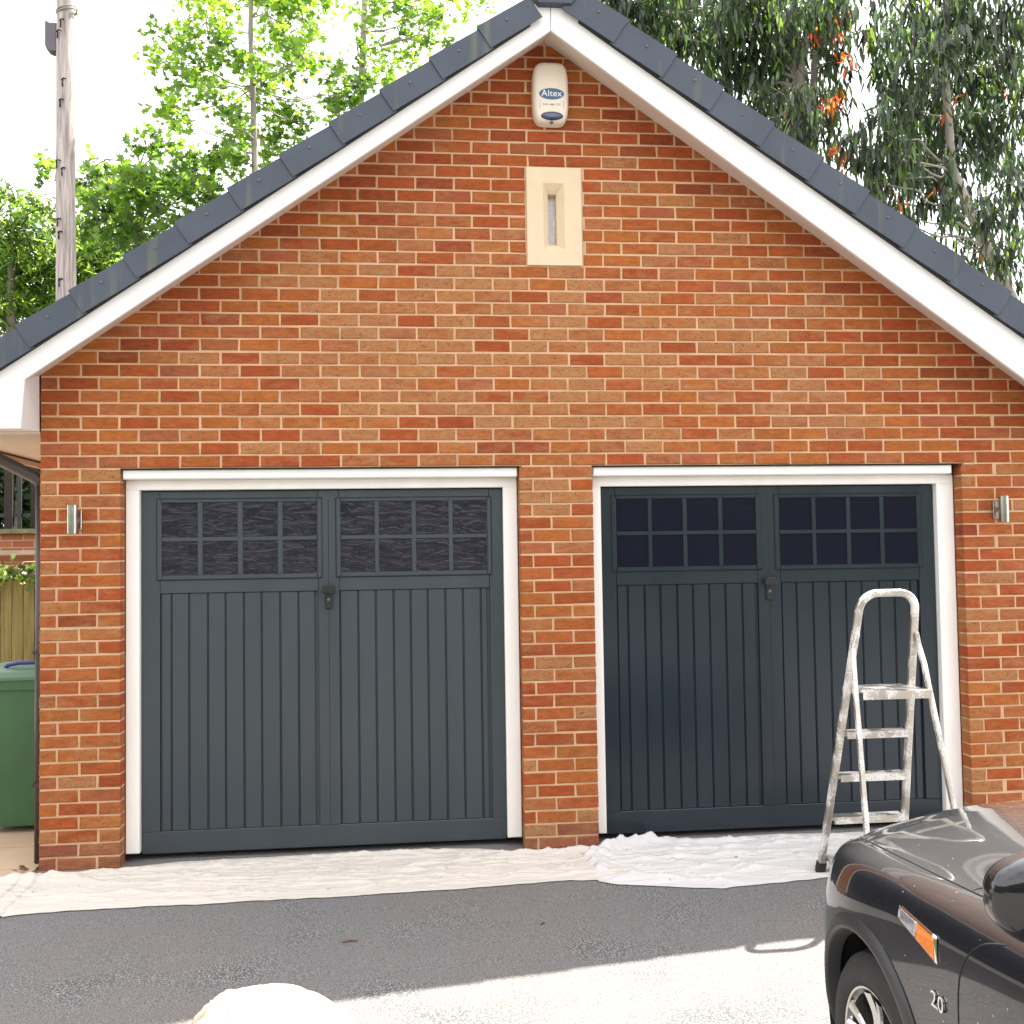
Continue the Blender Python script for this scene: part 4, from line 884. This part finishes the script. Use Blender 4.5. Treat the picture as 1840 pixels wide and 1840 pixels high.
t, n = blob_tree('eucalyptus_tree', 'tall dark eucalyptus with drooping leaves and pale trunks just right of the gable peak', (6.2, 10, 0),
    [(1450, 330, 10), (1455, 230, 10), (1430, 120, 10), (1400, 0, 10), (1380, -160, 10)], .15, EB, 10, 'lance', ME, .255, 400, [.46, .26, .25, .03], M_bark2, hang=.45, ysp=1.3); cnt += n
mb = MB()
for pts, r0 in (([(1300, 260), (1312, 190), (1305, 110), (1285, 30), (1270, -80)], .075), ([(1425, 300), (1420, 220), (1440, 120), (1460, 20)], .10), ([(1455, 280), (1460, 200), (1465, 100)], .08)):
    PP = [at_y(u, v, 10.0) for u, v in pts]; mb.tube([PP[0]+Vector((.2, 0, -4.5))]+PP, [r0*1.4]+[r0*(1-.15*i) for i in range(len(PP))], 10)
mb.build('stem', M_bark2, t)
EB2 = [(1600, 60, 34), (1650, 40, 50), (1640, 100, 46), (1700, 30, 55), (1690, 90, 50), (1740, 70, 50), (1590, 130, 34), (1610, 190, 50), (1570, 215, 40), (1660, 170, 50), (1710, 150, 50), (1760, 130, 50), (1800, 60, 50), (1830, 120, 50), (1550, 265, 40), (1600, 260, 46), (1650, 240, 50), (1700, 220, 50), (1760, 210, 50), (1820, 200, 50), (1530, 250, 24), (1590, 310, 40), (1640, 300, 42), (1560, 320, 30), (1690, 290, 46), (1740, 280, 44), (1800, 270, 44), (1830, 320, 30), (1600, 350, 40), (1650, 345, 40), (1700, 350, 34), (1580, 365, 24), (1760, 350, 24, .8), (1630, 385, 28), (1600, 400, 20), (1700, 385, 24), (1790, 390, 34), (1830, 380, 34), (1770, 430, 34), (1820, 440, 40), (1690, 420, 16, .6), (1740, 455, 24, .8), (1760, 490, 28), (1810, 490, 30), (1720, 430, 18, .5), (1730, 370, 26, .7), (1680, -30, 80), (1800, -40, 80), (1600, -10, 30, .4)]
t, n = blob_tree('eucalyptus_tree', 'broad grey green eucalyptus with drooping leaves at the top right corner', (8.6, 9.5, 0),
    [(1830, 560, 9.5), (1760, 420, 9.5), (1710, 300, 9.5), (1700, 150, 9.5), (1700, -60, 9.5)], .11, EB2, 9.5, 'lance', ME, .25, 380, [.52, .24, .21, .03], M_bark2, hang=.45, ysp=1.3); cnt += n
# sprays of orange-red old leaves
oc = []; 
for u, v, k_ in [(1495, 185, 16), (1510, 172, 10), (1515, 95, 8), (1525, 110, 6), (1508, 55, 9), (1520, 20, 8), (1500, 265, 9), (1520, 278, 9), (1470, 60, 7), (1460, 55, 5), (1515, 310, 5), (1495, 22, 6), (1580, 330, 3), (1625, 285, 3), (1710, 178, 4), (1690, 200, 3), (1620, 355, 4), (1680, 335, 3), (1560, 215, 3), (1475, 180, 7), (1730, 355, 3)]:
    for _ in range(k_): p = at_y(u+rng.normal(0, 7), v+rng.normal(0, 7), 9.0+rng.uniform(-.3, .3)); oc.append(tuple(p))
n = len(oc); leaves('autumn_leaves', np.array(oc), rng.uniform(.14, .24, n), rotmats(n, hang=.6), 'lance', [leafm('orange_leaf', (.55, .16, .02), (.9, .30, .03), .5), leafm('red_leaf', (.45, .05, .02), (.7, .10, .03), .5)], list(rng.integers(0, 2, n)), t)
# ivy and dry stems tumbling over the fence
t = thing('ivy', (-1.7, FY-.06, 1.4), 'green ivy and dry stems tumbling over the timber fence', 'climbing plant')
mb = MB(); random.seed(12)
for i in range(46):
    x = random.uniform(-3.2, -1.2); z = random.uniform(1.45, 1.78); limb(mb, (x, FY-.03, z), (x+random.uniform(-.35, .35), FY-.06-random.random()*.06, z-random.uniform(.05, .45)), .006, .002, 4, .9, seg=6)
mb.build('stem', mat('dry_stem', (.38, .26, .17), .9, var=.4, vscale=10), t)
n = 420; cs = np.stack([rng.uniform(-3.2, -1.2, n), FY-.05-rng.random(n)*.08, 1.60+rng.normal(0, .055, n)], 1)
leaves('foliage', cs, rng.uniform(.05, .10, n), rotmats(n, tilt=(.6, 1.9)), 'maple', MC, list(rng.integers(0, 3, n)), t)
# neighbour's pale roof peeping at the right edge
t = thing('neighbouring_house', (13.5, 12, 0), 'neighbouring house with a pale roof at the right edge, beyond the garage', 'house')
c = at_y(1822, 548, 12)
mb = MB(); mb.box(c.x+.3, c.x+8, 12.4, 18, 0, c.z-.2); mb.build('wall', M_btex, t)
mb = MB(); mb.add([(c.x, 12, c.z-.25), (c.x+8.4, 12, c.z-.25), (c.x+8.4, 15.2, c.z+1.2), (c.x+.0, 15.2, c.z+1.2), (c.x, 12, c.z-.40), (c.x+8.4, 12, c.z-.40), (c.x+8.4, 15.2, c.z+1.05), (c.x, 15.2, c.z+1.05)], [(0, 1, 2, 3), (7, 6, 5, 4), (0, 4, 5, 1), (1, 5, 6, 2), (2, 6, 7, 3), (3, 7, 4, 0)])
o = mb.build('roof', mat('pale_roof_sheet', (.75, .74, .73), .5, var=.1, vscale=4, stretch=(.3, 6, 6)), t); fix_normals(o)

# litter
random.seed(4)
Mdl = mat('dead_leaf', (.16, .075, .035), .8, var=.3, vscale=30); 
for i in range(5):
    x = random.uniform(-.14, -.0); y = random.uniform(-.06, .08); s_ = random.uniform(.012, .03); a = random.uniform(0, 6.28)
    mb = MB(); pts = [(x+math.cos(a+b)*s_*r, y+math.sin(a+b)*s_*r*.6, .020+random.uniform(0, .02)) for b, r in ((0, 1), (1, .7), (2.2, .8), (3.1, 1.1), (4.2, .7), (5.3, .8))]
    mb.add(pts, [list(range(6))]); o = mb.build('dead_leaf', Mdl); md = o.modifiers.new('s', 'SOLIDIFY'); md.thickness = .001
    tag(o, 'brown dead leaf blown against the foot of the left brick corner', 'leaf', 'dead leaves at the foot of the left corner')
for (x, y, L_, a, lb) in ((1.78, -1.22, .075, .1, 'dark twig lying on the shaded tarmac below the left door'), (2.68, -1.13, .03, .6, 'small brown leaf scrap on the tarmac below the brick pier'), (4.17, -1.05, .028, .3, 'small brown leaf scrap on the tarmac left of the car')):
    mb = MB(); mb.tube([(x-L_/2*math.cos(a), y-L_/2*math.sin(a), gz(y)+.004), (x, y, gz(y)+.009), (x+L_/2*math.cos(a), y+L_/2*math.sin(a), gz(y)+.004)], [.002, .004, .002], 6); mb.tube([(x, y, gz(y)+.006), (x+.01, y+L_*.35, gz(y)+.005)], [.003, .001], 5)
    tag(mb.build('twig' if 'twig' in lb else 'leaf_scrap', Mdl), lb, 'twig' if 'twig' in lb else 'leaf')
# moss tuft at the foot of the right opening
n = 60; cs = np.stack([3.24+rng.normal(0, .018, n), .06+rng.normal(0, .02, n), np.full(n, .004)], 1)
o = leaves('moss', cs, rng.uniform(.008, .02, n), rotmats(n, tilt=(0, .9)), 'oval', MC, list(rng.integers(0, 2, n)), None); o['kind'] = 'stuff'

# ------------------------------------------------------------------ car
ZG = -.095; XC = 4.265; YW = -3.03
T = thing('car', (XC, YW-1.1, ZG), 'black sports car with silver wheels parked nose to the garage at the lower right', 'car')
def car_paint():
    m = mat('black_metallic_paint', (.004, .004, .0075), .25, metal=.0, coat=1.0, spec=.12)
    t = m.node_tree; b = t.nodes['Principled BSDF']; L = t.links.new; b.inputs['Coat Roughness'].default_value = .03; b.inputs['Coat IOR'].default_value = 1.6
    tc = t.nodes.new('ShaderNodeTexCoord'); v = t.nodes.new('ShaderNodeTexVoronoi'); v.inputs['Scale'].default_value = 24; L(tc.outputs['Object'], v.inputs['Vector'])
    # road dust settles on the upward faces
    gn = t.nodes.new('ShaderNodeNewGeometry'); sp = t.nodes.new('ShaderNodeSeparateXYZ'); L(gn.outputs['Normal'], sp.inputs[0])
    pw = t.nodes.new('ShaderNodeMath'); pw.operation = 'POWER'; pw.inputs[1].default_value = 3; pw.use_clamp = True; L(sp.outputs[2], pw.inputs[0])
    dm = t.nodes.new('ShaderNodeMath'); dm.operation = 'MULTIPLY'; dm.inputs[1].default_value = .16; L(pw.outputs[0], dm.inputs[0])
    # sparse specks of paint dust and bird lime
    n = t.nodes.new('ShaderNodeTexNoise'); n.inputs['Scale'].default_value = 260; n.inputs['Detail'].default_value = 3; L(tc.outputs['Object'], n.inputs['Vector'])
    r = t.nodes.new('ShaderNodeMapRange'); r.inputs['From Min'].default_value = .45; r.inputs['From Max'].default_value = .9; r.inputs['To Min'].default_value = 0; r.inputs['To Max'].default_value = .025; L(n.outputs['Fac'], r.inputs['Value'])
    ad = t.nodes.new('ShaderNodeMix'); ad.data_type = 'RGBA'; L(r.outputs[0], ad.inputs[0]); ad.inputs[6].default_value = (.004, .004, .0075, 1); ad.inputs[7].default_value = (.5, .47, .44, 1)
    r2 = t.nodes.new('ShaderNodeValToRGB'); r2.color_ramp.elements[0].position = .035; r2.color_ramp.elements[1].position = .05; r2.color_ramp.elements[0].color = (1, 1, 1, 1); r2.color_ramp.elements[1].color = (0, 0, 0, 1); L(v.outputs['Distance'], r2.inputs[0])
    m2 = t.nodes.new('ShaderNodeMix'); m2.data_type = 'RGBA'; L(r2.outputs[0], m2.inputs[0]); L(ad.outputs[2], m2.inputs[6]); m2.inputs[7].default_value = (.6, .58, .55, 1)
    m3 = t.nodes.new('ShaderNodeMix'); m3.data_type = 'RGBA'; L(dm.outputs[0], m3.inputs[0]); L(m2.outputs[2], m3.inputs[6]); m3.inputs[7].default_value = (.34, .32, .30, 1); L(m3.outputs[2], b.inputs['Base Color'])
    return m
M_paint = car_paint(); M_trim = mat('dark_grey_arch_trim', (.022, .022, .024), .42, var=.1, vscale=20)
M_under = mat('wheel_well_black', (.010, .010, .010), .85, var=.3, vscale=12)
M_tyre = mat('tyre_rubber', (.018, .017, .017), .7, var=.3, vscale=16, bump=.2, bscale=60)
M_rim = mat('silver_alloy', (.62, .60, .57), .26, metal=1, var=.06, vscale=12)
M_cglass = mat('car_glass', (.010, .012, .014), .04, coat=1); M_top = mat('black_soft_top', (.015, .015, .016), .85, bump=.3, bscale=300)
ST = [  # (s, [(w, z) x 10 from sill to centre])
 (.800, [(.30, .26), (.36, .34), (.40, .44), (.40, .56), (.37, .66), (.33, .70), (.28, .725), (.19, .74), (.09, .748), (0, .75)]),
 (.770, [(.44, .22), (.50, .32), (.55, .44), (.55, .58), (.51, .68), (.46, .73), (.37, .76), (.25, .785), (.12, .80), (0, .805)]),
 (.690, [(.54, .19), (.61, .30), (.640, .44), (.635, .58), (.60, .70), (.56, .745), (.49, .785), (.34, .820), (.17, .850), (0, .858)]),
 (.550, [(.66, .18), (.725, .30), (.750, .44), (.742, .62), (.705, .74), (.655, .785), (.58, .808), (.42, .848), (.21, .892), (0, .908)]),
 (.340, [(.75, .17), (.812, .29), (.832, .45), (.826, .66), (.790, .79), (.728, .838), (.64, .852), (.46, .900), (.23, .940), (0, .955)]),
 (.100, [(.80, .17), (.848, .29), (.866, .47), (.866, .68), (.840, .82), (.778, .872), (.67, .888), (.49, .940), (.25, .975), (0, .988)]),
 (-.150, [(.80, .17), (.848, .29), (.864, .47), (.864, .70), (.844, .838), (.785, .893), (.68, .910), (.50, .965), (.25, 1.0), (0, 1.012)]),
 (-.400, [(.795, .17), (.840, .29), (.852, .47), (.856, .70), (.842, .845), (.788, .905), (.68, .932), (.50, .988), (.25, 1.02), (0, 1.030)]),
 (-.650, [(.790, .17), (.836, .29), (.846, .47), (.855, .71), (.844, .855), (.795, .918), (.70, .950), (.52, 1.005), (.25, 1.035), (0, 1.045)]),
 (-.950, [(.790, .17), (.836, .29), (.846, .47), (.858, .72), (.848, .875), (.805, .935), (.71, .965), (.52, .985), (.25, .995), (0, 1.0)]),
 (-1.60, [(.790, .17), (.838, .29), (.848, .47), (.860, .72), (.850, .885), (.805, .945), (.68, .960), (.50, .965), (.25, .965), (0, .965)]),
 (-2.10, [(.790, .17), (.845, .29), (.862, .47), (.868, .72), (.852, .885), (.795, .945), (.66, .960), (.50, .965), (.25, .970), (0, .970)]),
 (-2.50, [(.790, .18), (.845, .30), (.862, .48), (.862, .70), (.838, .875), (.770, .930), (.64, .950), (.48, .960), (.25, .963), (0, .963)]),
 (-2.95, [(.70, .24), (.76, .34), (.79, .50), (.78, .70), (.74, .840), (.66, .885), (.54, .910), (.40, .925), (.20, .932), (0, .932)]),
 (-3.17, [(.48, .30), (.54, .38), (.58, .52), (.56, .66), (.52, .75), (.46, .80), (.38, .83), (.26, .84), (.12, .845), (0, .845)])]
def crom(P, t):
    """Catmull-Rom through rows P (array n x ...), parameter in index units"""
    i = int(min(max(math.floor(t), 0), len(P)-2)); f = t-i
    a, b, c, d = P[max(i-1, 0)], P[i], P[i+1], P[min(i+2, len(P)-1)]
    return .5*((2*b)+(-a+c)*f+(2*a-5*b+4*c-d)*f*f+(-a+3*b-3*c+d)*f**3)
SS = np.array([s for s, _ in ST]); PR = np.array([p for _, p in ST])
def prof(s):
    t = float(np.interp(-s, -SS, np.arange(len(SS)))); return crom(PR, t)
def surf(s, q): return crom(prof(s), q)        # q in 0..9 -> (w, z)
def side_at(s, z, q0=.0, q1=5.0):
    for _ in range(40):
        qm = (q0+q1)/2
        if surf(s, qm)[1] < z: q0 = qm
        else: q1 = qm
    w_, z_ = surf(s, qm); return w_
def CW(s, w_, z_, off=0): return (XC-(w_+off), YW+s, ZG+z_)
svals = list(np.linspace(.8, -1.0, 150))+list(np.linspace(-1.0, -3.17, 70))[1:]
qvals = np.linspace(0, 9, 64); mb = MB()
for sg in (1, -1):
    Gd = []
    for s in svals:
        P_ = prof(s); Gd.append([(XC-sg*crom(P_, q)[0], YW+s, ZG+crom(P_, q)[1]) for q in qvals])
    mb.grid(Gd, flip=(sg < 0))
# nose and tail closure
for s in (.8, -3.17):
    P_ = prof(s); ring = [(XC-crom(P_, q)[0], YW+s, ZG+crom(P_, q)[1]) for q in qvals]+[(XC+crom(P_, q)[0], YW+s, ZG+crom(P_, q)[1]) for q in qvals[::-1]][1:]
    mb.add(ring, [list(range(len(ring)))])
# floor
Gd = [[(XC-side*prof(s)[0][0], YW+s, ZG+prof(s)[0][1]) for side in (1, -1)] for s in svals]; mb.grid(Gd)
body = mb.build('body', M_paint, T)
bm = bmesh.new(); bm.from_mesh(body.data); bmesh.ops.remove_doubles(bm, verts=bm.verts, dist=1e-4); bmesh.ops.recalc_face_normals(bm, faces=bm.faces)
# cut the wheel arches: drop faces whose centre lies inside, after snapping the border onto the circle
AR, AZ = .325, .350
for wy in (0.0, -2.33):
    for v in bm.verts:
        w_ = abs(XC-v.co.x)
        if w_ < .5: continue
        dy, dz = v.co.y-YW-wy, v.co.z-ZG-AZ; d = math.hypot(dy, dz)
        if abs(d-AR) < .011 and d > 1e-5 and v.co.z-ZG > .162: v.co.y = YW+wy+dy*AR/d; v.co.z = ZG+AZ+dz*AR/d
kill = []
for f in bm.faces:
    c = f.calc_center_median()
    if abs(XC-c.x) < .5: continue
    for wy in (0.0, -2.33):
        if math.hypot(c.y-YW-wy, c.z-ZG-AZ) < AR: kill.append(f); break
bmesh.ops.delete(bm, geom=kill, context='FACES')
for f in bm.faces: f.smooth = True
bm.to_mesh(body.data); bm.free()
for sg in (1, -1):
    for wy in (0.0, -2.33):
        mb = MB()    # well liner
        mb.lathe([(-.0, AR+.004), (-.26, AR-.01), (-.262, .02)], (XC-sg*.835, YW+wy, ZG+AZ), (-sg, 0, 0), 60); mb.build('wheel_well', M_under, T)
        # flared arch lip following the body side
        A0, A1 = math.radians(-28), math.radians(208); Gd = []
        for i in range(73):
            a = A0+(A1-A0)*i/72; row = []
            for r_, off in ((AR-.022, -.030), (AR-.006, .004), (AR+.000, .012), (AR+.008, .013), (AR+.034, .009), (AR+.040, .003), (AR+.042, -.006)):
                s = wy+math.cos(a)*r_; z = AZ+math.sin(a)*r_
                sq = s if r_ >= AR else wy+math.cos(a)*AR; zq = z if r_ >= AR else AZ+math.sin(a)*AR
                w_ = side_at(sq, max(zq, .17)); row.append((XC-sg*(w_+off), YW+s, ZG+z))
            Gd.append(row)
        mb = MB(); mb.grid(Gd); o = mb.build('arch_flare', M_trim, T); fix_normals(o)
def wheel(cx, sg, cy):
    cz = ZG+.302; ax = Vector((-sg, 0, 0)); c = Vector((cx, cy, cz))
    mb = MB(); mb.lathe([(-.20, .18), (-.195, .265), (-.17, .296), (-.13, .303), (-.05, .303), (-.015, .294), (.004, .274), (.012, .240), (.008, .212), (-.004, .196)], c, ax, 72)
    ty = mb.build('tyre', M_tyre, T)
    mb = MB(); mb.lathe([(-.19, .17), (-.05, .178), (-.012, .182), (.002, .193), (.004, .199), (-.004, .201), (-.012, .195)], c, ax, 72)
    mb.lathe([(-.085, .0001), (-.085, .175)], c, ax, 40, 1)
    mb.lathe([(.0, .0001), (-.002, .028), (-.010, .032), (-.04, .05)], c, ax, 32)
    for k in range(5):                                  # five split spokes
        a = math.radians(90+k*72)
        for da in (-.17, .17):
            n_ = 9; G2 = []
            e0, e1 = a+da*.25, a+da*1.25
            for i in range(n_):
                t_ = i/(n_-1); r_ = .030+.154*t_; an = e0+(e1-e0)*t_; hw = .021-.005*math.sin(t_*math.pi); dp = -.004-.014*math.sin(t_*math.pi)+.004*t_
                rad = Vector((0, math.cos(an), math.sin(an))); tan = Vector((0, -math.sin(an), math.cos(an)))
                G2.append([c+rad*r_+tan*(-hw)+ax*(dp-.030), c+rad*r_+tan*(-hw)+ax*dp, c+rad*r_+tan*(-hw*.5)+ax*(dp+.006), c+rad*r_+tan*(hw*.5)+ax*(dp+.006), c+rad*r_+tan*hw+ax*dp, c+rad*r_+tan*hw+ax*(dp-.030)])
            mb.grid(G2, smooth=False)
    rm = mb.build('wheel_rim', [M_rim, M_under], T)
for sg in (1, -1):
    for wy in (0, -2.33): wheel(XC-sg*.832, sg, YW+wy)
def seam(pts, name, m_=None, r=.0028, off=-.0008):
    """pts (s, z) down the side of the body, or (s, q, 'q') on the upper surface"""
    P_ = []
    for p in pts:
        if len(p) == 2: w_ = side_at(p[0], p[1]); P_.append(CW(p[0], w_, p[1], off))
        else:
            w_, z_ = surf(p[0], p[1]); P_.append((XC-w_*p[2], YW+p[0], ZG+z_-off*0+.0002))
    mb = MB(); mb.tube(P_, r, 6); return mb.build(name, m_ or M_gap, T)
def dens(pts, n=30):
    A_ = np.array([p[:2] for p in pts], float); t_ = np.linspace(0, len(A_)-1, n); return [tuple(crom(A_, x)) for x in t_]
seam(dens([(-.70, .895), (-.62, .865), (-.56, .80), (-.535, .71), (-.535, .5), (-.56, .35), (-.57, .20)]), 'door_seam')
for sg in (1, -1): seam([(s, q, sg) for s, q in dens([(.56, 5.7), (.30, 5.65), (.0, 5.6), (-.40, 5.55), (-.70, 5.75)], 40)], 'bonnet_seam', r=.0032)
seam([(s, q, 1) for s, q in dens([(-.40-.0, 5.55), (-.42, 6.0), (-.62, 7.0), (-.80, 9.0)], 30)]+[(s, q, -1) for s, q in dens([(-.40, 5.55), (-.42, 6.0), (-.62, 7.0), (-.80, 9.0)], 30)][::-1], 'bonnet_rear_seam', r=.0032)
# side repeater: chrome surround, clear front part, amber rear part
def patch(poly, off, m_, name, par=T, n=10, thick=.004):
    (s0, z0), (s1, z1), (s2, z2), (s3, z3) = poly; Gd = []
    for i in range(n+1):
        row = []
        for j in range(n+1):
            a, b = i/n, j/n; s = (s0*(1-a)+s1*a)*(1-b)+(s3*(1-a)+s2*a)*b; z = (z0*(1-a)+z1*a)*(1-b)+(z3*(1-a)+z2*a)*b
            row.append(CW(s, side_at(s, z), z, off))
        Gd.append(row)
    mb = MB(); mb.grid(Gd); o = mb.build(name, m_, par); fix_normals(o); md = o.modifiers.new('s', 'SOLIDIFY'); md.thickness = thick; md.offset = 0; return o
M_amber = mat('amber_lens', (.80, .20, .01), .15, coat=1, var=.35, vscale=90); M_clear = mat('clear_lens', (.42, .42, .44), .12, metal=.5, coat=1, var=.5, vscale=40, stretch=(1, 1, 6))
chs = patch([(-.232, .800), (-.440, .750), (-.430, .818), (-.228, .834)], .002, M_chrome, 'side_repeater', thick=.006)
patch([(-.242, .802), (-.330, .781), (-.330, .820), (-.240, .828)], .0055, M_clear, 'clear_lens', chs)
patch([(-.332, .7805), (-.431, .757), (-.423, .812), (-.332, .8195)], .0060, M_amber, 'amber_lens', chs)
# chrome engine-size badge
w_ = side_at(-.44, .655); ny = (side_at(-.40, .655)-side_at(-.48, .655))/.08
o = textmesh('2.0', .058, Vector((XC-w_-.004, YW-.44, ZG+.655)), M_chrome, 'engine_badge', T, extr=.0022, rot=(math.pi/2, 0, -math.pi/2), spacing=.9)
# door mirror
mc = Vector((3.405, -4.005, .995)); mb = MB(); Gd = []
for i in range(33):
    th = math.pi*i/32; row = []
    for j in range(49):
        ph = 2*math.pi*j/48; x = math.cos(th); r_ = math.sin(th)**.8
        e = 2.6; cz_, cy_ = math.cos(ph), math.sin(ph)
        yy = math.copysign(abs(cy_)**(2/e), cy_)*r_; zz = math.copysign(abs(cz_)**(2/e), cz_)*r_
        row.append(mc+Vector((x*-.150, yy*(.095 if yy > 0 else .055)+.02*x, zz*.100+.012*x*x-.006*x)))
    Gd.append(row)
mb.grid(Gd); o = mb.build('door_mirror', M_paint, T); fix_normals(o)
mb = MB(); mb.tube([mc+Vector((math.cos(a)*-.1, .02+math.sin(a)*.09, -.052)) for a in np.linspace(-.6, 3.6, 30)], .0022, 6); 
mb.build('mirror_joint', M_gap, o)
mb = MB(); mb.tube([mc+Vector((.06, .0, -.05)), mc+Vector((.13, .01, -.10)), mc+Vector((.22, .02, -.13))], [.05, .035, .04], 10); mb.build('mirror_stalk', M_black, o)
mb = MB(); mb.lathe([(0, .0001), (0, .045)], mc+Vector((.075, -.050, .0)), (.5, -1, 0), 24); mb.build('mirror_glass', M_chrome, o)
# windscreen, pillars and folded-up soft top
def hoop(s, zt, hw, zb, n=17, rr=3.0):
    P_ = []
    for i in range(n):
        a = math.pi*i/(n-1); c_, s_ = math.cos(a), math.sin(a)
        P_.append((XC-math.copysign(abs(c_)**(2/rr), c_)*hw, YW+s, ZG+zb+(zt-zb)*abs(s_)**(2/rr)))
    return P_
H = [hoop(-.78, 1.0, .72, .93), hoop(-1.02, 1.12, .68, .93), hoop(-1.24, 1.22, .63, .93)]
mb = MB(); mb.grid(H); o = mb.build('windscreen', M_cglass, T); fix_normals(o)
H = [hoop(-1.24, 1.225, .635, .93), hoop(-1.45, 1.285, .62, .93), hoop(-1.8, 1.285, .62, .93), hoop(-2.1, 1.19, .60, .93), hoop(-2.35, 1.0, .56, .93), hoop(-2.42, .95, .5, .93)]
mb = MB(); mb.grid(H); o = mb.build('soft_top', M_top, T); fix_normals(o)
for sg in (1, -1):
    mb = MB(); mb.tube([(XC-sg*.735, YW-.74, ZG+.955), (XC-sg*.70, YW-.98, ZG+1.06), (XC-sg*.655, YW-1.24, ZG+1.22)], .024, 10); mb.build('windscreen_pillar', M_black, T)
    Hh = [(XC-sg*.76, YW-.95, ZG+.935), (XC-sg*.68, YW-1.22, ZG+1.19), (XC-sg*.67, YW-1.75, ZG+1.22), (XC-sg*.77, YW-1.85, ZG+.945)]
    mb = MB(); mb.add(Hh+[(x+sg*.006, y, z) for x, y, z in Hh], [(0, 1, 2, 3), (7, 6, 5, 4), (0, 4, 5, 1), (1, 5, 6, 2), (2, 6, 7, 3), (3, 7, 4, 0)]); o = mb.build('side_window', M_cglass, T); fix_normals(o)
mb = MB(); mb.grid([[(XC-x, YW-.84, ZG+1.018-.09*(x/.8)**2) for x in np.linspace(-.66, .66, 21)], [(XC-x, YW-.78+.06*(abs(x)/.7)**2, ZG+1.045-.09*(x/.8)**2) for x in np.linspace(-.70, .70, 21)]]); mb.build('cowl', M_black, T)
# headlamps
for sg in (1, -1):
    Gd = []
    for s in np.linspace(.66, .46, 10): Gd.append([(XC-sg*(surf(s, q)[0]+.002), YW+s, ZG+surf(s, q)[1]+.004) for q in np.linspace(3.7, 5.2, 8)])
    mb = MB(); mb.grid(Gd); o = mb.build('headlight', M_clear, T); fix_normals(o)

# ------------------------------------------------------------------ unseen hedgerows added behind and left of the viewpoint to darken reflections
def added_hedge(name, x0, x1, y0, y1, h, label):
    mb = MB(); random.seed(int(abs(x0)*7+abs(y0)))
    nx, nz = 90, 26; long_x = abs(x1-x0) > abs(y1-y0)
    A_, B_ = ((x0, x1) if long_x else (y0, y1))
    Gd = []
    for i in range(nx+1):
        t_ = i/nx; q = A_+(B_-A_)*t_; row = []
        hh = h*(1+.16*noise.noise(Vector((q*.35, 3, y0)))+.07*noise.noise(Vector((q*1.3, 1, 8))))
        for j in range(nz+1):
            a = math.pi*j/nz; d = math.copysign(abs(math.cos(a))**.45, math.cos(a)); z = hh*abs(math.sin(a))**.4
            hw = (abs(y1-y0) if long_x else abs(x1-x0))/2; c_ = ((y0+y1) if long_x else (x0+x1))/2
            k = .28*noise.noise(Vector((q*1.7, z*1.7, d*2)))+.14*noise.noise(Vector((q*5, z*5, d*5)))
            o_ = c_+d*(hw+k)
            row.append((q, o_, gz(-10)+z*(1+.05*k)) if long_x else (o_, q, gz(-10)+z*(1+.05*k)))
        Gd.append(row)
    mb.grid(Gd, smooth=False); o = mb.build(name, mat('hedge_leaves', (.035, .060, .016), .8, var=.6, vscale=9, bump=1, bscale=26)); fix_normals(o); tag(o, label, 'added_hedge')
added_hedge('added_hedge', -16, 22, -21, -18, 5.2, 'long tall hedgerow added unseen behind the viewpoint to darken reflections')
added_hedge('added_hedge', -9.5, -7.6, -18, -1, 3.6, 'clipped hedgerow added out of view on the left to darken reflections')
